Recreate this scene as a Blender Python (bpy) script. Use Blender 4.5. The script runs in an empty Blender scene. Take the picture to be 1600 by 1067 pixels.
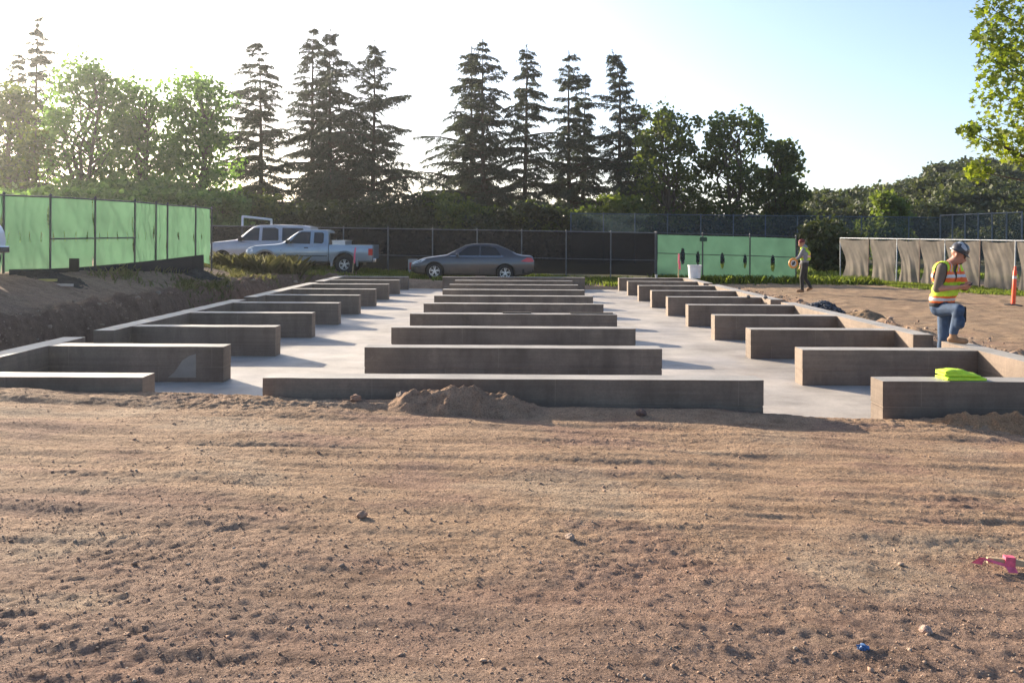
import bpy, bmesh, math, random
import numpy as np
from mathutils import Vector, Matrix

R = math.radians
random.seed(7)
rng = np.random.default_rng(7)
scene = bpy.context.scene
COL = scene.collection

# ------------------------------------------------------------------ camera
FPX, CXP, HZP, CAMZ, ROLL = 1367.0, 803.0, 370.0, 1.42, 0.0052   # in pixels of the 1600 px wide photograph
cam = bpy.data.cameras.new('camera')
cam.sensor_width = 36.0
cam.lens = FPX / 1600.0 * 36.0
cam.shift_y = -(533.5 - HZP) / 1600.0
cam.shift_x = -(CXP - 800.0) / 1600.0
cam.clip_start, cam.clip_end = 0.1, 6000.0
camo = bpy.data.objects.new('camera', cam)
camo.location = (0, 0, CAMZ)
camo.rotation_euler = (R(90), -ROLL, 0)
COL.objects.link(camo)
scene.camera = camo

# ------------------------------------------------------------------ sky, sun, exposure
SUN_EL, SUN_AZ = R(17.0), R(41.5)        # azimuth: to the left of straight ahead
world = bpy.data.worlds.new('World')
scene.world = world
world.use_nodes = True
wn = world.node_tree
wn.nodes.clear()
sky = wn.nodes.new('ShaderNodeTexSky')
sky.sky_type = 'NISHITA'
sky.sun_disc = False
sky.sun_elevation = SUN_EL
sky.sun_rotation = -SUN_AZ
sky.altitude = 50.0
sky.air_density = 0.7
sky.dust_density = 2.0
sky.ozone_density = 1.5
bg = wn.nodes.new('ShaderNodeBackground')
bg.inputs['Strength'].default_value = 0.12
wo = wn.nodes.new('ShaderNodeOutputWorld')
wn.links.new(sky.outputs[0], bg.inputs['Color'])
wn.links.new(bg.outputs[0], wo.inputs['Surface'])

sl = bpy.data.lights.new('sun', 'SUN')
sl.energy = 5.0
sl.angle = R(0.6)
sl.color = (1.0, 0.86, 0.68)
so = bpy.data.objects.new('sun', sl)
sd = Vector((math.sin(SUN_AZ) * math.cos(SUN_EL), -math.cos(SUN_AZ) * math.cos(SUN_EL), -math.sin(SUN_EL)))
so.rotation_euler = sd.to_track_quat('-Z', 'Y').to_euler()
so.location = (-30, 35, 25)
COL.objects.link(so)

scene.view_settings.view_transform = 'Standard'
scene.view_settings.look = 'None'
scene.view_settings.gamma = 1.0
scene.view_settings.use_curve_mapping = False
scene.view_settings.exposure = 1.4
try:
    scene.cycles.use_denoising = True
    scene.cycles.max_bounces = 8
    scene.cycles.transparent_max_bounces = 16
except Exception:
    pass


# ------------------------------------------------------------------ helpers
def P(px, py, Y):
    """a point of the place seen at a photograph pixel, at a known distance"""
    dx, dy = px - CXP, py - HZP
    return Vector(((dx + ROLL * dy) * Y / FPX, Y, CAMZ - (dy - ROLL * dx) * Y / FPX))


def smooth(t):
    t = np.clip(t, 0, 1)
    return t * t * (3 - 2 * t)


_perm = np.random.default_rng(3).permutation(256)
_perm = np.concatenate([_perm, _perm])
_g2 = np.array([(math.cos(a), math.sin(a)) for a in np.linspace(0, 2 * math.pi, 16, endpoint=False)])


def perlin(x, y, seed=0):
    x = np.asarray(x, float) + seed * 17.31
    y = np.asarray(y, float) + seed * 9.77
    xi = np.floor(x).astype(np.int64)
    yi = np.floor(y).astype(np.int64)
    xf, yf = x - xi, y - yi
    u = xf * xf * xf * (xf * (xf * 6 - 15) + 10)
    v = yf * yf * yf * (yf * (yf * 6 - 15) + 10)

    def g(ix, iy, fx, fy):
        h = _perm[(_perm[ix & 255] + iy) & 255] & 15
        q = _g2[h]
        return q[..., 0] * fx + q[..., 1] * fy
    a = g(xi, yi, xf, yf)
    b = g(xi + 1, yi, xf - 1, yf)
    c = g(xi, yi + 1, xf, yf - 1)
    d = g(xi + 1, yi + 1, xf - 1, yf - 1)
    return 1.5 * ((a * (1 - u) + b * u) * (1 - v) + (c * (1 - u) + d * u) * v)


def fbm(x, y, o=4, seed=0):
    s, a = 0, 1.0
    for i in range(o):
        s = s + a * perlin(x * 2 ** i, y * 2 ** i, seed + i * 3)
        a *= 0.5
    return s


def tag(o, label=None, cat=None, group=None, kind=None):
    if label:
        o['label'] = label
    if cat:
        o['category'] = cat
    if group:
        o['group'] = group
    if kind:
        o['kind'] = kind
    return o


def thing(name, label, cat, loc=(0, 0, 0), rot=(0, 0, 0), group=None):
    o = bpy.data.objects.new(name, None)
    o.location = loc
    o.rotation_euler = rot
    o.empty_display_size = 0.2
    COL.objects.link(o)
    return tag(o, label, cat, group)


def link(name, me, parent=None):
    o = bpy.data.objects.new(name, me)
    COL.objects.link(o)
    if parent is not None:
        o.parent = parent
    return o


def np_mesh(name, V, F, mats, midx=None, sm=False):
    me = bpy.data.meshes.new(name)
    V = np.asarray(V, np.float32)
    F = np.asarray(F, np.int32)
    n, (m, k) = len(V), F.shape
    me.vertices.add(n)
    me.vertices.foreach_set('co', V.ravel())
    me.loops.add(m * k)
    me.loops.foreach_set('vertex_index', F.ravel())
    me.polygons.add(m)
    me.polygons.foreach_set('loop_start', np.arange(0, m * k, k, dtype=np.int32))
    if sm:
        me.polygons.foreach_set('use_smooth', np.ones(m, bool))
    for x in (mats if isinstance(mats, (list, tuple)) else [mats]):
        me.materials.append(x)
    if midx is not None:
        me.polygons.foreach_set('material_index', np.asarray(midx, np.int32))
    me.update(calc_edges=True)
    return me


class MB:
    """collects the pieces of ONE mesh"""
    def __init__(s):
        s.v, s.f, s.m = [], [], []

    def add(s, vs, fs, m=0):
        o = len(s.v)
        s.v += [tuple(v) for v in vs]
        s.f += [tuple(i + o for i in f) for f in fs]
        s.m += [m] * len(fs)
        return s

    def box(s, x0, x1, y0, y1, z0, z1, m=0, mat=None):
        vs = [Vector((x, y, z)) for z in (z0, z1) for y in (y0, y1) for x in (x0, x1)]
        if mat is not None:
            vs = [mat @ v for v in vs]
        return s.add(vs, [(0, 2, 3, 1), (4, 5, 7, 6), (0, 1, 5, 4), (1, 3, 7, 5), (3, 2, 6, 7), (2, 0, 4, 6)], m)

    def tube(s, pts, rad, n=8, m=0, cap=True):
        pts = [Vector(p) for p in pts]
        if not isinstance(rad, (list, tuple)):
            rad = [rad] * len(pts)
        rings = []
        for i, p in enumerate(pts):
            d = (pts[min(i + 1, len(pts) - 1)] - pts[max(i - 1, 0)])
            d = d.normalized() if d.length > 1e-9 else Vector((0, 0, 1))
            a = d.cross(Vector((0, 0, 1)) if abs(d.z) < 0.9 else Vector((1, 0, 0))).normalized()
            b = d.cross(a)
            rings.append([p + (a * math.cos(t) + b * math.sin(t)) * rad[i] for t in
                          [2 * math.pi * j / n for j in range(n)]])
        vs = [v for r in rings for v in r]
        fs = []
        for i in range(len(pts) - 1):
            for j in range(n):
                k = (j + 1) % n
                fs.append((i * n + j, i * n + k, (i + 1) * n + k, (i + 1) * n + j))
        if cap:
            fs.append(tuple(reversed(range(n))))
            fs.append(tuple((len(pts) - 1) * n + j for j in range(n)))
        return s.add(vs, fs, m)

    def lathe(s, prof, n=24, m=0, axis='Z', c=(0, 0, 0), cap=False):
        vs, fs = [], []
        for (r, h) in prof:
            for j in range(n):
                t = 2 * math.pi * j / n
                a, b = r * math.cos(t), r * math.sin(t)
                p = {'Z': (a, b, h), 'Y': (a, h, b), 'X': (h, a, b)}[axis]
                vs.append((p[0] + c[0], p[1] + c[1], p[2] + c[2]))
        for i in range(len(prof) - 1):
            for j in range(n):
                k = (j + 1) % n
                fs.append((i * n + j, i * n + k, (i + 1) * n + k, (i + 1) * n + j))
        if cap:
            fs.append(tuple(range(n)))
            fs.append(tuple((len(prof) - 1) * n + j for j in range(n)))
        return s.add(vs, fs, m)

    def prism(s, poly, y0, y1, m=0):
        n = len(poly)
        vs = [(x, y0, z) for x, z in poly] + [(x, y1, z) for x, z in poly]
        fs = [tuple(range(n)), tuple(reversed(range(n, 2 * n)))]
        fs += [(i, i + n, (i + 1) % n + n, (i + 1) % n) for i in range(n)]
        return s.add(vs, fs, m)

    def build(s, name, mats, parent=None, sm=None, bevel=0):
        me = bpy.data.meshes.new(name)
        me.from_pydata(s.v, [], s.f)
        for x in (mats if isinstance(mats, (list, tuple)) else [mats]):
            me.materials.append(x)
        me.polygons.foreach_set('material_index', s.m)
        if bevel:
            bm = bmesh.new()
            bm.from_mesh(me)
            bmesh.ops.recalc_face_normals(bm, faces=bm.faces)
            bmesh.ops.bevel(bm, geom=list(bm.edges), offset=bevel, segments=2, affect='EDGES', profile=0.6)
            bm.to_mesh(me)
            bm.free()
        else:
            bm = bmesh.new()
            bm.from_mesh(me)
            bmesh.ops.recalc_face_normals(bm, faces=bm.faces)
            bm.to_mesh(me)
            bm.free()
        if sm:
            me.polygons.foreach_set('use_smooth', [True] * len(me.polygons))
            if sm < 179:
                me.set_sharp_from_angle(angle=R(sm))
        me.update()
        return link(name, me, parent)


# ------------------------------------------------------------------ materials
class NT:
    def __init__(s, name):
        s.mat = bpy.data.materials.new(name)
        s.mat.use_nodes = True
        s.t = s.mat.node_tree
        s.t.nodes.clear()
        s.out = s.n('ShaderNodeOutputMaterial')

    def n(s, typ, **kw):
        o = s.t.nodes.new(typ)
        for k, v in kw.items():
            if k.startswith('i_'):
                key = k[2:].replace('_', ' ')
                o.inputs[key].default_value = v
            else:
                setattr(o, k, v)
        return o

    def l(s, a, b):
        s.t.links.new(a, b)

    def coord(s, kind='Object', scale=(1, 1, 1)):
        tc = s.n('ShaderNodeTexCoord')
        mp = s.n('ShaderNodeMapping')
        mp.inputs['Scale'].default_value = scale
        s.l(tc.outputs[kind], mp.inputs['Vector'])
        return mp.outputs['Vector']

    def noise(s, vec, scale, detail=5, rough=0.55):
        o = s.n('ShaderNodeTexNoise')
        o.inputs['Scale'].default_value = scale
        o.inputs['Detail'].default_value = detail
        o.inputs['Roughness'].default_value = rough
        s.l(vec, o.inputs['Vector'])
        return o.outputs['Fac']

    def ramp(s, fac, stops):
        o = s.n('ShaderNodeValToRGB')
        e = o.color_ramp.elements
        while len(e) < len(stops):
            e.new(0.5)
        for i, (p, c) in enumerate(stops):
            e[i].position = p
            e[i].color = (*c, 1) if len(c) == 3 else c
        s.l(fac, o.inputs['Fac'])
        return o.outputs['Color']

    def mix(s, a, b, fac, mode='MIX'):
        o = s.n('ShaderNodeMix', data_type='RGBA', blend_type=mode)
        for v, i in ((a, 6), (b, 7)):
            if isinstance(v, tuple):
                o.inputs[i].default_value = (*v, 1)
            else:
                s.l(v, o.inputs[i])
        if isinstance(fac, (int, float)):
            o.inputs[0].default_value = fac
        else:
            s.l(fac, o.inputs[0])
        return o.outputs[2]

    def bump(s, h, strength=0.3, dist=0.01, nrm=None):
        o = s.n('ShaderNodeBump')
        o.inputs['Strength'].default_value = strength
        o.inputs['Distance'].default_value = dist
        s.l(h, o.inputs['Height'])
        if nrm is not None:
            s.l(nrm, o.inputs['Normal'])
        return o.outputs['Normal']

    def bsdf(s, color, rough=0.7, metal=0.0, normal=None, spec=0.4, coat=0.0, **kw):
        o = s.n('ShaderNodeBsdfPrincipled')
        if isinstance(color, tuple):
            o.inputs['Base Color'].default_value = (*color, 1)
        else:
            s.l(color, o.inputs['Base Color'])
        if isinstance(rough, (int, float)):
            o.inputs['Roughness'].default_value = rough
        else:
            s.l(rough, o.inputs['Roughness'])
        o.inputs['Metallic'].default_value = metal
        o.inputs['Specular IOR Level'].default_value = spec
        o.inputs['Coat Weight'].default_value = coat
        o.inputs['Coat Roughness'].default_value = 0.06
        if normal is not None:
            s.l(normal, o.inputs['Normal'])
        return o

    def done(s, sh):
        s.l(sh.outputs[0] if hasattr(sh, 'outputs') else sh, s.out.inputs['Surface'])
        return s.mat


def plain(name, c, rough=0.6, metal=0.0, spec=0.4, coat=0.0, var=0.12, scale=6.0, bump=0.0):
    t = NT(name)
    v = t.coord()
    f = t.noise(v, scale, 6)
    lo = tuple(x * (1 - var) for x in c)
    hi = tuple(min(1, x * (1 + var)) for x in c)
    col = t.ramp(f, [(0.3, lo), (0.7, hi)])
    nr = t.bump(t.noise(v, scale * 8, 3), bump, 0.01) if bump else None
    return t.done(t.bsdf(col, rough, metal, nr, spec, coat))


def leafmat(name, c1, c2, trans=0.4, tint=(1.1, 1.15, 0.5), rough=0.6):
    t = NT(name)
    g = t.n('ShaderNodeNewGeometry')
    v = t.coord()
    f = t.noise(v, 0.35, 3)
    ad = t.n('ShaderNodeMath', operation='ADD')
    mu = t.n('ShaderNodeMath', operation='MULTIPLY')
    mu.inputs[1].default_value = 0.5
    t.l(g.outputs['Random Per Island'], mu.inputs[0])
    m2 = t.n('ShaderNodeMath', operation='MULTIPLY_ADD')
    m2.inputs[1].default_value = 1.0
    m2.inputs[2].default_value = -0.25
    t.l(f, m2.inputs[0])
    t.l(mu.outputs[0], ad.inputs[0])
    t.l(m2.outputs[0], ad.inputs[1])
    col = t.ramp(ad.outputs[0], [(0.15, c1), (0.85, c2)])
    b = t.bsdf(col, rough, spec=0.25)
    tr = t.n('ShaderNodeBsdfTranslucent')
    tc = t.mix(col, tint, 1.0, 'MULTIPLY')
    tc = t.mix(tc, (1.6, 1.6, 1.6), 1.0, 'MULTIPLY')
    t.l(tc, tr.inputs['Color'])
    mx = t.n('ShaderNodeMixShader')
    mx.inputs[0].default_value = trans
    t.l(b.outputs[0], mx.inputs[1])
    t.l(tr.outputs[0], mx.inputs[2])
    return t.done(mx)


def clothmat(name, c, trans=0.35, clear=0.1, weave=220.0, var=0.15):
    """woven screen: diffuse front, light coming through, open weave"""
    t = NT(name)
    v = t.coord()
    f = t.noise(v, 1.6, 4)
    col = t.ramp(f, [(0.3, tuple(x * (1 - var) for x in c)), (0.7, tuple(min(1, x * (1 + var)) for x in c))])
    b = t.bsdf(col, 0.7, spec=0.2)
    tr = t.n('ShaderNodeBsdfTranslucent')
    t.l(col, tr.inputs['Color'])
    mx = t.n('ShaderNodeMixShader')
    mx.inputs[0].default_value = trans
    t.l(b.outputs[0], mx.inputs[1])
    t.l(tr.outputs[0], mx.inputs[2])
    tp = t.n('ShaderNodeBsdfTransparent')
    m2 = t.n('ShaderNodeMixShader')
    m2.inputs[0].default_value = clear
    t.l(mx.outputs[0], m2.inputs[1])
    t.l(tp.outputs[0], m2.inputs[2])
    return t.done(m2)


def soilmat():
    t = NT('soil')
    v = t.coord()
    at = t.n('ShaderNodeAttribute', attribute_name='soil')
    f = t.noise(v, 9.0, 8, 0.65)
    dk = t.ramp(f, [(0.28, (0.72, 0.7, 0.7)), (0.5, (1, 1, 1)), (0.75, (1.16, 1.15, 1.13))])
    col = t.mix(at.outputs['Color'], dk, 1.0, 'MULTIPLY')
    f2 = t.noise(v, 70.0, 5, 0.7)
    sp = t.ramp(f2, [(0.34, (0.5, 0.48, 0.46)), (0.5, (1, 1, 1)), (0.66, (1.4, 1.38, 1.35))])
    col = t.mix(col, sp, 0.85, 'MULTIPLY')
    n1 = t.bump(f2, 1.0, 0.014)
    vo = t.n('ShaderNodeTexVoronoi')
    vo.inputs['Scale'].default_value = 62.0
    t.l(v, vo.inputs['Vector'])
    inv = t.n('ShaderNodeMath', operation='SUBTRACT')
    inv.inputs[0].default_value = 1.0
    t.l(vo.outputs['Distance'], inv.inputs[1])
    n0 = t.bump(inv.outputs[0], 0.55, 0.012, n1)
    n2 = t.bump(t.noise(v, 26.0, 6, 0.75), 0.8, 0.035, n0)
    mo = t.noise(t.coord(scale=(0.55, 1.6, 1)), 3.2, 6, 0.7)
    col = t.mix(col, t.ramp(mo, [(0.34, (0.7, 0.67, 0.65)), (0.5, (1, 1, 1)), (0.68, (1.15, 1.13, 1.1))]), 0.85, 'MULTIPLY')
    return t.done(t.bsdf(col, 0.95, spec=0.12, normal=n2))


def concretemat(name, c, streak=True, rough=0.75, wet=False):
    t = NT(name)
    v = t.coord()
    f = t.noise(v, 1.3, 7, 0.6)
    col = t.ramp(f, [(0.3, tuple(x * 0.68 for x in c)), (0.52, c), (0.74, tuple(x * 1.28 for x in c))])
    f3 = t.noise(v, 38.0, 4, 0.7)
    col = t.mix(col, t.ramp(f3, [(0.3, (0.84, 0.84, 0.83)), (0.7, (1.1, 1.1, 1.1))]), 0.8, 'MULTIPLY')
    if streak:
        f2 = t.noise(t.coord(scale=(1.2, 1.2, 0.25)), 6.0, 5, 0.6)
        col = t.mix(col, t.ramp(f2, [(0.36, (0.7, 0.68, 0.66)), (0.52, (1, 1, 1))]), 0.5, 'MULTIPLY')
        # board marks of the formwork
        f4 = t.noise(t.coord(scale=(0.35, 0.35, 14.0)), 2.2, 4, 0.6)
        col = t.mix(col, t.ramp(f4, [(0.35, (0.78, 0.77, 0.76)), (0.6, (1.08, 1.08, 1.08))]), 0.55, 'MULTIPLY')
        nb = t.bump(f4, 0.25, 0.006)
        tc = t.n('ShaderNodeTexCoord')
        sx_ = t.n('ShaderNodeSeparateXYZ')
        t.l(tc.outputs['Object'], sx_.inputs[0])
        ad = t.n('ShaderNodeMath', operation='ADD')
        t.l(sx_.outputs['X'], ad.inputs[0])
        t.l(sx_.outputs['Y'], ad.inputs[1])
        cb = t.n('ShaderNodeCombineXYZ')
        t.l(ad.outputs[0], cb.inputs['X'])
        t.l(sx_.outputs['Z'], cb.inputs['Y'])
        br = t.n('ShaderNodeTexBrick')
        br.offset = 0.37
        for k_, v_ in (('Scale', 1.0), ('Mortar Size', 0.0035), ('Brick Width', 1.83), ('Row Height', 0.262), ('Mortar Smooth', 0.3)):
            br.inputs[k_].default_value = v_
        t.l(cb.outputs[0], br.inputs['Vector'])
        mj = t.n('ShaderNodeMath', operation='MULTIPLY')
        mj.inputs[1].default_value = 0.4
        t.l(br.outputs['Fac'], mj.inputs[0])
        col = t.mix(col, tuple(min(1, x * 1.7) for x in c), mj.outputs[0])
        # dried splashes and efflorescence
        ef = t.noise(t.coord(scale=(1, 1, 1.6)), 2.6, 7, 0.72)
        col = t.mix(col, tuple(min(1, x * 1.55) for x in c), t.ramp(ef, [(0.58, (0, 0, 0)), (0.74, (0.55,) * 3)]))
    else:
        nb = None
    nr = t.bump(f3, 0.28, 0.004, nb)
    ro = rough
    if wet:
        ro = t.ramp(t.noise(v, 0.7, 5), [(0.35, (0.5,) * 3), (0.65, (0.8,) * 3)])
        du = t.noise(t.coord(scale=(1, 0.6, 1)), 0.55, 6, 0.7)
        col = t.mix(col, (0.27, 0.2, 0.14), t.ramp(du, [(0.52, (0, 0, 0)), (0.78, (0.55,) * 3)]))
        sc = t.noise(t.coord(scale=(0.5, 3.0, 1)), 1.4, 6, 0.6)
        col = t.mix(col, t.ramp(sc, [(0.3, (0.86, 0.86, 0.87)), (0.7, (1.08, 1.07, 1.06))]), 0.9, 'MULTIPLY')
    return t.done(t.bsdf(col, ro, spec=0.4, normal=nr))


def bark(name, c):
    t = NT(name)
    v = t.coord(scale=(1, 1, 0.3))
    f = t.noise(v, 7, 6, 0.65)
    col = t.ramp(f, [(0.3, tuple(x * 0.5 for x in c)), (0.7, tuple(x * 1.3 for x in c))])
    return t.done(t.bsdf(col, 0.9, spec=0.1, normal=t.bump(f, 0.6, 0.03)))


SOIL = soilmat()
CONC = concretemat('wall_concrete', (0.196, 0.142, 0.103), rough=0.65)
TOPC = concretemat('sunlit_trowelled_top', (0.36, 0.33, 0.29), streak=False, rough=0.6)  # trowelled tops, with the sunlight on them put into a paler colour
SLABM = concretemat('slab_concrete', (0.40, 0.36, 0.315), streak=False, wet=True)
STEEL = plain('galvanised_steel', (0.34, 0.35, 0.36), 0.45, 0.6, var=0.2)
DKSTEEL = plain('dark_steel', (0.07, 0.07, 0.075), 0.5, 0.4)
RUST = plain('rusty_steel', (0.16, 0.11, 0.085), 0.7, 0.3, var=0.3)
GREENM = clothmat('green_windscreen', (0.09, 0.18, 0.108), 0.5, 0.05, var=0.12)
GREEN2 = clothmat('pale_green_windscreen', (0.078, 0.168, 0.112), 0.5, 0.05, var=0.12)
BLACKM = clothmat('black_windscreen', (0.012, 0.0125, 0.014), 0.15, 0.07)
BLUEM = clothmat('blue_black_netting', (0.05, 0.075, 0.085), 0.3, 0.5)
TANM = clothmat('tan_shade_cloth', (0.245, 0.205, 0.16), 0.45, 0.10, var=0.3)
BLKFAB = plain('black_fabric', (0.02, 0.02, 0.022), 0.85)
RUBBER = plain('tyre_rubber', (0.022, 0.022, 0.022), 0.85, bump=0.2)
ALLOY = plain('alloy', (0.62, 0.63, 0.64), 0.3, 0.85)
GLASSDK = plain('tinted_glass', (0.012, 0.014, 0.015), 0.05, 0.0, 0.6, var=0.02)
TRIMBK = plain('black_trim', (0.02, 0.02, 0.02), 0.55)
REDL = plain('red_lens', (0.55, 0.02, 0.015), 0.2, coat=0.5)
CLEARL = plain('clear_lens', (0.75, 0.75, 0.72), 0.12, 0.2, coat=0.6)
CHROME = plain('chrome', (0.75, 0.75, 0.75), 0.12, 0.95, var=0.03)
WHITE = plain('white_paint', (0.78, 0.78, 0.77), 0.5)
BARKD = bark('dark_bark', (0.085, 0.065, 0.05))
BARKG = bark('grey_bark', (0.12, 0.095, 0.07))
CEDAR = leafmat('cedar_needles', (0.022, 0.036, 0.026), (0.06, 0.075, 0.045), 0.25, (1.0, 1.0, 0.6))
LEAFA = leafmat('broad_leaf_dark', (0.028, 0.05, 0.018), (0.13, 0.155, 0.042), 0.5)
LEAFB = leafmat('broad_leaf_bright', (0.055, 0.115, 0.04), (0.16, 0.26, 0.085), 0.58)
LEAFOAK = leafmat('oak_leaf', (0.026, 0.038, 0.016), (0.085, 0.095, 0.036), 0.25)
LEAFY = leafmat('sycamore_leaf', (0.075, 0.115, 0.025), (0.23, 0.255, 0.045), 0.5, (1.05, 1.1, 0.4))
BUSHM = leafmat('bush_leaf', (0.016, 0.026, 0.014), (0.05, 0.062, 0.026), 0.25)
GRASSG = leafmat('green_grass', (0.05, 0.085, 0.018), (0.17, 0.19, 0.05), 0.5)
GRASSD = leafmat('dry_grass', (0.075, 0.085, 0.035), (0.2, 0.19, 0.095), 0.35, (1, 0.97, 0.65))

# ------------------------------------------------------------------ terrain
TX = [-40, -14, -12, -7, -5, -1.5, 1.5, 4, 7, 10, 20, 60]
TZ = [0.2, 0.15, 0.08, 0.0, -0.13, -0.21, -0.29, -0.37, -0.40, -0.37, -0.44, -0.5]
RIM_Y = 8.64


def H0(x, y):
    x = np.asarray(x, float)
    y = np.asarray(y, float)
    z = np.interp(x, TX, TZ)
    z = z + (0.44 * smooth((-7.6 - x) / 2.3) + 0.12 * smooth((-7.2 - x) / 0.4)) * (1 - smooth((y - 25) / 6.0)) * (1 - smooth((x + 14) / -12.0))
    win = smooth((y - 7.2) / 1.5) * (1 - smooth((y - 27) / 5))
    z = z + 0.29 * np.exp(-((x - 6.75) / 0.75) ** 2) * win * (0.75 + 0.5 * perlin(x * 1.3, y * 0.9, 4))
    wob = 0.22 * fbm(x * 0.2 + 5, y * 0.7, 4, 6)
    pm = smooth((x + 7.5 + wob) / 0.34) * (1 - smooth((x - 6.02) / 0.16))
    pm = pm * smooth((y - RIM_Y - 0.02 * fbm(x * 2.5, 0.3 + 0 * y, 3, 2)) / 0.13) * (1 - smooth((y - 31.32 + 0.12 * perlin(x * 1.1, 0.2 + 0 * y, 8)) / 0.4))
    # rim of pushed-up soil in front of the walls
    z = z + 0.035 * np.exp(-((y - 8.45) / 0.2) ** 2) * (1 + 1.3 * perlin(x * 0.9, y * 0.5, 5))
    far = smooth((np.hypot(x, y) - 60) / 200)
    z = z * (1 - far) - 0.5 * far
    return z * (1 - pm) + (-0.53) * pm


def Hn(x, y):
    """relief of the churned soil"""
    rough = 0.28 + 0.36 * smooth((5.6 - y) / 1.2) + 0.5 * np.exp(-((y - 8.4) / 0.35) ** 2)
    rough = rough * np.clip(0.8 + 0.9 * perlin(x * 0.45, y * 0.6, 21), 0.25, 1.6)
    n = 0.020 * fbm(x * 0.8, y * 1.0, 3, 1)
    n = n + 0.012 * perlin(x * 0.5, y * 4.6, 11) * (0.5 + smooth((y - 4) / 2)) + 0.006 * perlin(x * 0.8, y * 11, 12)
    c = fbm(x * 7.5, y * 8.5, 4, 30)
    n = n + rough * 0.016 * np.clip(c - 0.12, 0, None)
    c2 = fbm(x * 19, y * 22, 3, 40)
    n = n + rough * 0.014 * np.clip(c2 - 0.1, 0, None)
    n = n + rough * 0.009 * fbm(x * 13, y * 14, 2, 50) + (0.3 + rough) * 0.0055 * perlin(x * 27, y * 29, 52)
    # wheel ruts running across
    for (yc, w, d, sd, x0, x1) in ((5.32, 0.03, 0.008, 3, -0.2, 2.6), (6.42, 0.05, 0.010, 9, -6, -1.9), (6.0, 0.18, 0.007, 14, -7, 7), (5.55, 0.035, 0.006, 17, -7, 7), (5.75, 0.03, 0.005, 23, -7, 7), (7.0, 0.15, 0.007, 19, -2, 7), (6.75, 0.03, 0.005, 25, -7, 7)):
        yy = yc + 0.14 * perlin(x * 0.35, 0.5 + 0 * x, sd) + 0.03 * perlin(x * 1.7, 0.5 + 0 * x, sd + 1)
        on = smooth((x - x0) / 0.9) * (1 - smooth((x - x1) / 0.9))
        u = (y - yy) / w
        n = n + on * d * (-np.exp(-u * u) + 0.55 * np.exp(-((u - 1.9) / 0.9) ** 2)) * np.clip(0.35 + 1.3 * perlin(x * 1.9, y * 2, sd + 2), 0, 1.3)
    return n


def soil_color(x, y, z=None):
    tan = np.array((0.395, 0.268, 0.175))
    brn = np.array((0.275, 0.187, 0.145))
    red = np.array((0.31, 0.197, 0.145))
    gry = np.array((0.23, 0.165, 0.12))
    pale = np.array((0.42, 0.315, 0.22))
    a = smooth((5.7 - y + 0.9 * fbm(x * 0.5, y * 0.8, 3, 60)) / 2.0)[..., None] * 0.8
    c = tan * (1 - a) + brn * a
    k = smooth(fbm(x * 0.9, y * 1.6, 4, 61) * 1.4)[..., None] * 0.75
    c = c * (1 - k) + red * k
    k = smooth(fbm(x * 0.7, y * 1.1, 4, 65) * 1.5 - 0.25)[..., None] * 0.8
    c = c * (1 - k) + pale * k
    k = smooth((y - 20) / 10 * 0 + (x - 7.6 + 0.5 * fbm(x, y, 3, 66)) / 1.5)[..., None] * 0.7
    c = c * (1 - k) + np.array((0.30, 0.215, 0.14)) * k
    k = smooth((-6.6 - x) / 1.0)[..., None] * 0.7
    c = c * (1 - k) + gry * k
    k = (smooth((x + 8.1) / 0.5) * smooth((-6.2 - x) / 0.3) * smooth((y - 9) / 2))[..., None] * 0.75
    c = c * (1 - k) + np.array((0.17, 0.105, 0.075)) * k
    k = (smooth((y - 36.5) / 4.0) * smooth(np.abs(x) * 0 + 1))[..., None] * 0.85
    c = c * (1 - k) + np.array((0.10, 0.105, 0.045)) * k
    return c


def add_soil(me, gain=1.0, tint=None):
    n = len(me.vertices)
    co = np.empty(n * 3, np.float32)
    me.vertices.foreach_get('co', co)
    co = co.reshape(-1, 3).astype(float)
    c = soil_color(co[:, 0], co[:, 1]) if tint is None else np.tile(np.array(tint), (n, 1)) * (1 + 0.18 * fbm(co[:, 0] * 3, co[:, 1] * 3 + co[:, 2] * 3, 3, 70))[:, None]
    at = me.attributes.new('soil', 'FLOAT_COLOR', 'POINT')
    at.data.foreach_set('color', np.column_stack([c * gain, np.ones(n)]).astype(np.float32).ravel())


def grid_faces(nx, ny):
    i = np.arange(ny - 1)[:, None] * nx + np.arange(nx - 1)[None, :]
    i = i.ravel()
    return np.column_stack([i, i + 1, i + nx + 1, i + nx])


# near lot, finely modelled
xs = np.arange(-6.9, 6.95, 0.0188)
ys = np.arange(2.0, 8.86, 0.0188)
X, Y = np.meshgrid(xs, ys)
edge = smooth((X + 6.9) / 0.3) * smooth((6.93 - X) / 0.3) * smooth((Y - 2.0) / 0.3)
Z = H0(X, Y) + Hn(X, Y) * (0.35 + 0.65 * edge)
me = np_mesh('dirt_lot', np.column_stack([X.ravel(), Y.ravel(), Z.ravel()]), grid_faces(len(xs), len(ys)), SOIL, sm=True)
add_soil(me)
tag(link('dirt_ground', me), 'bare churned brown soil in the foreground', kind='structure')

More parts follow.
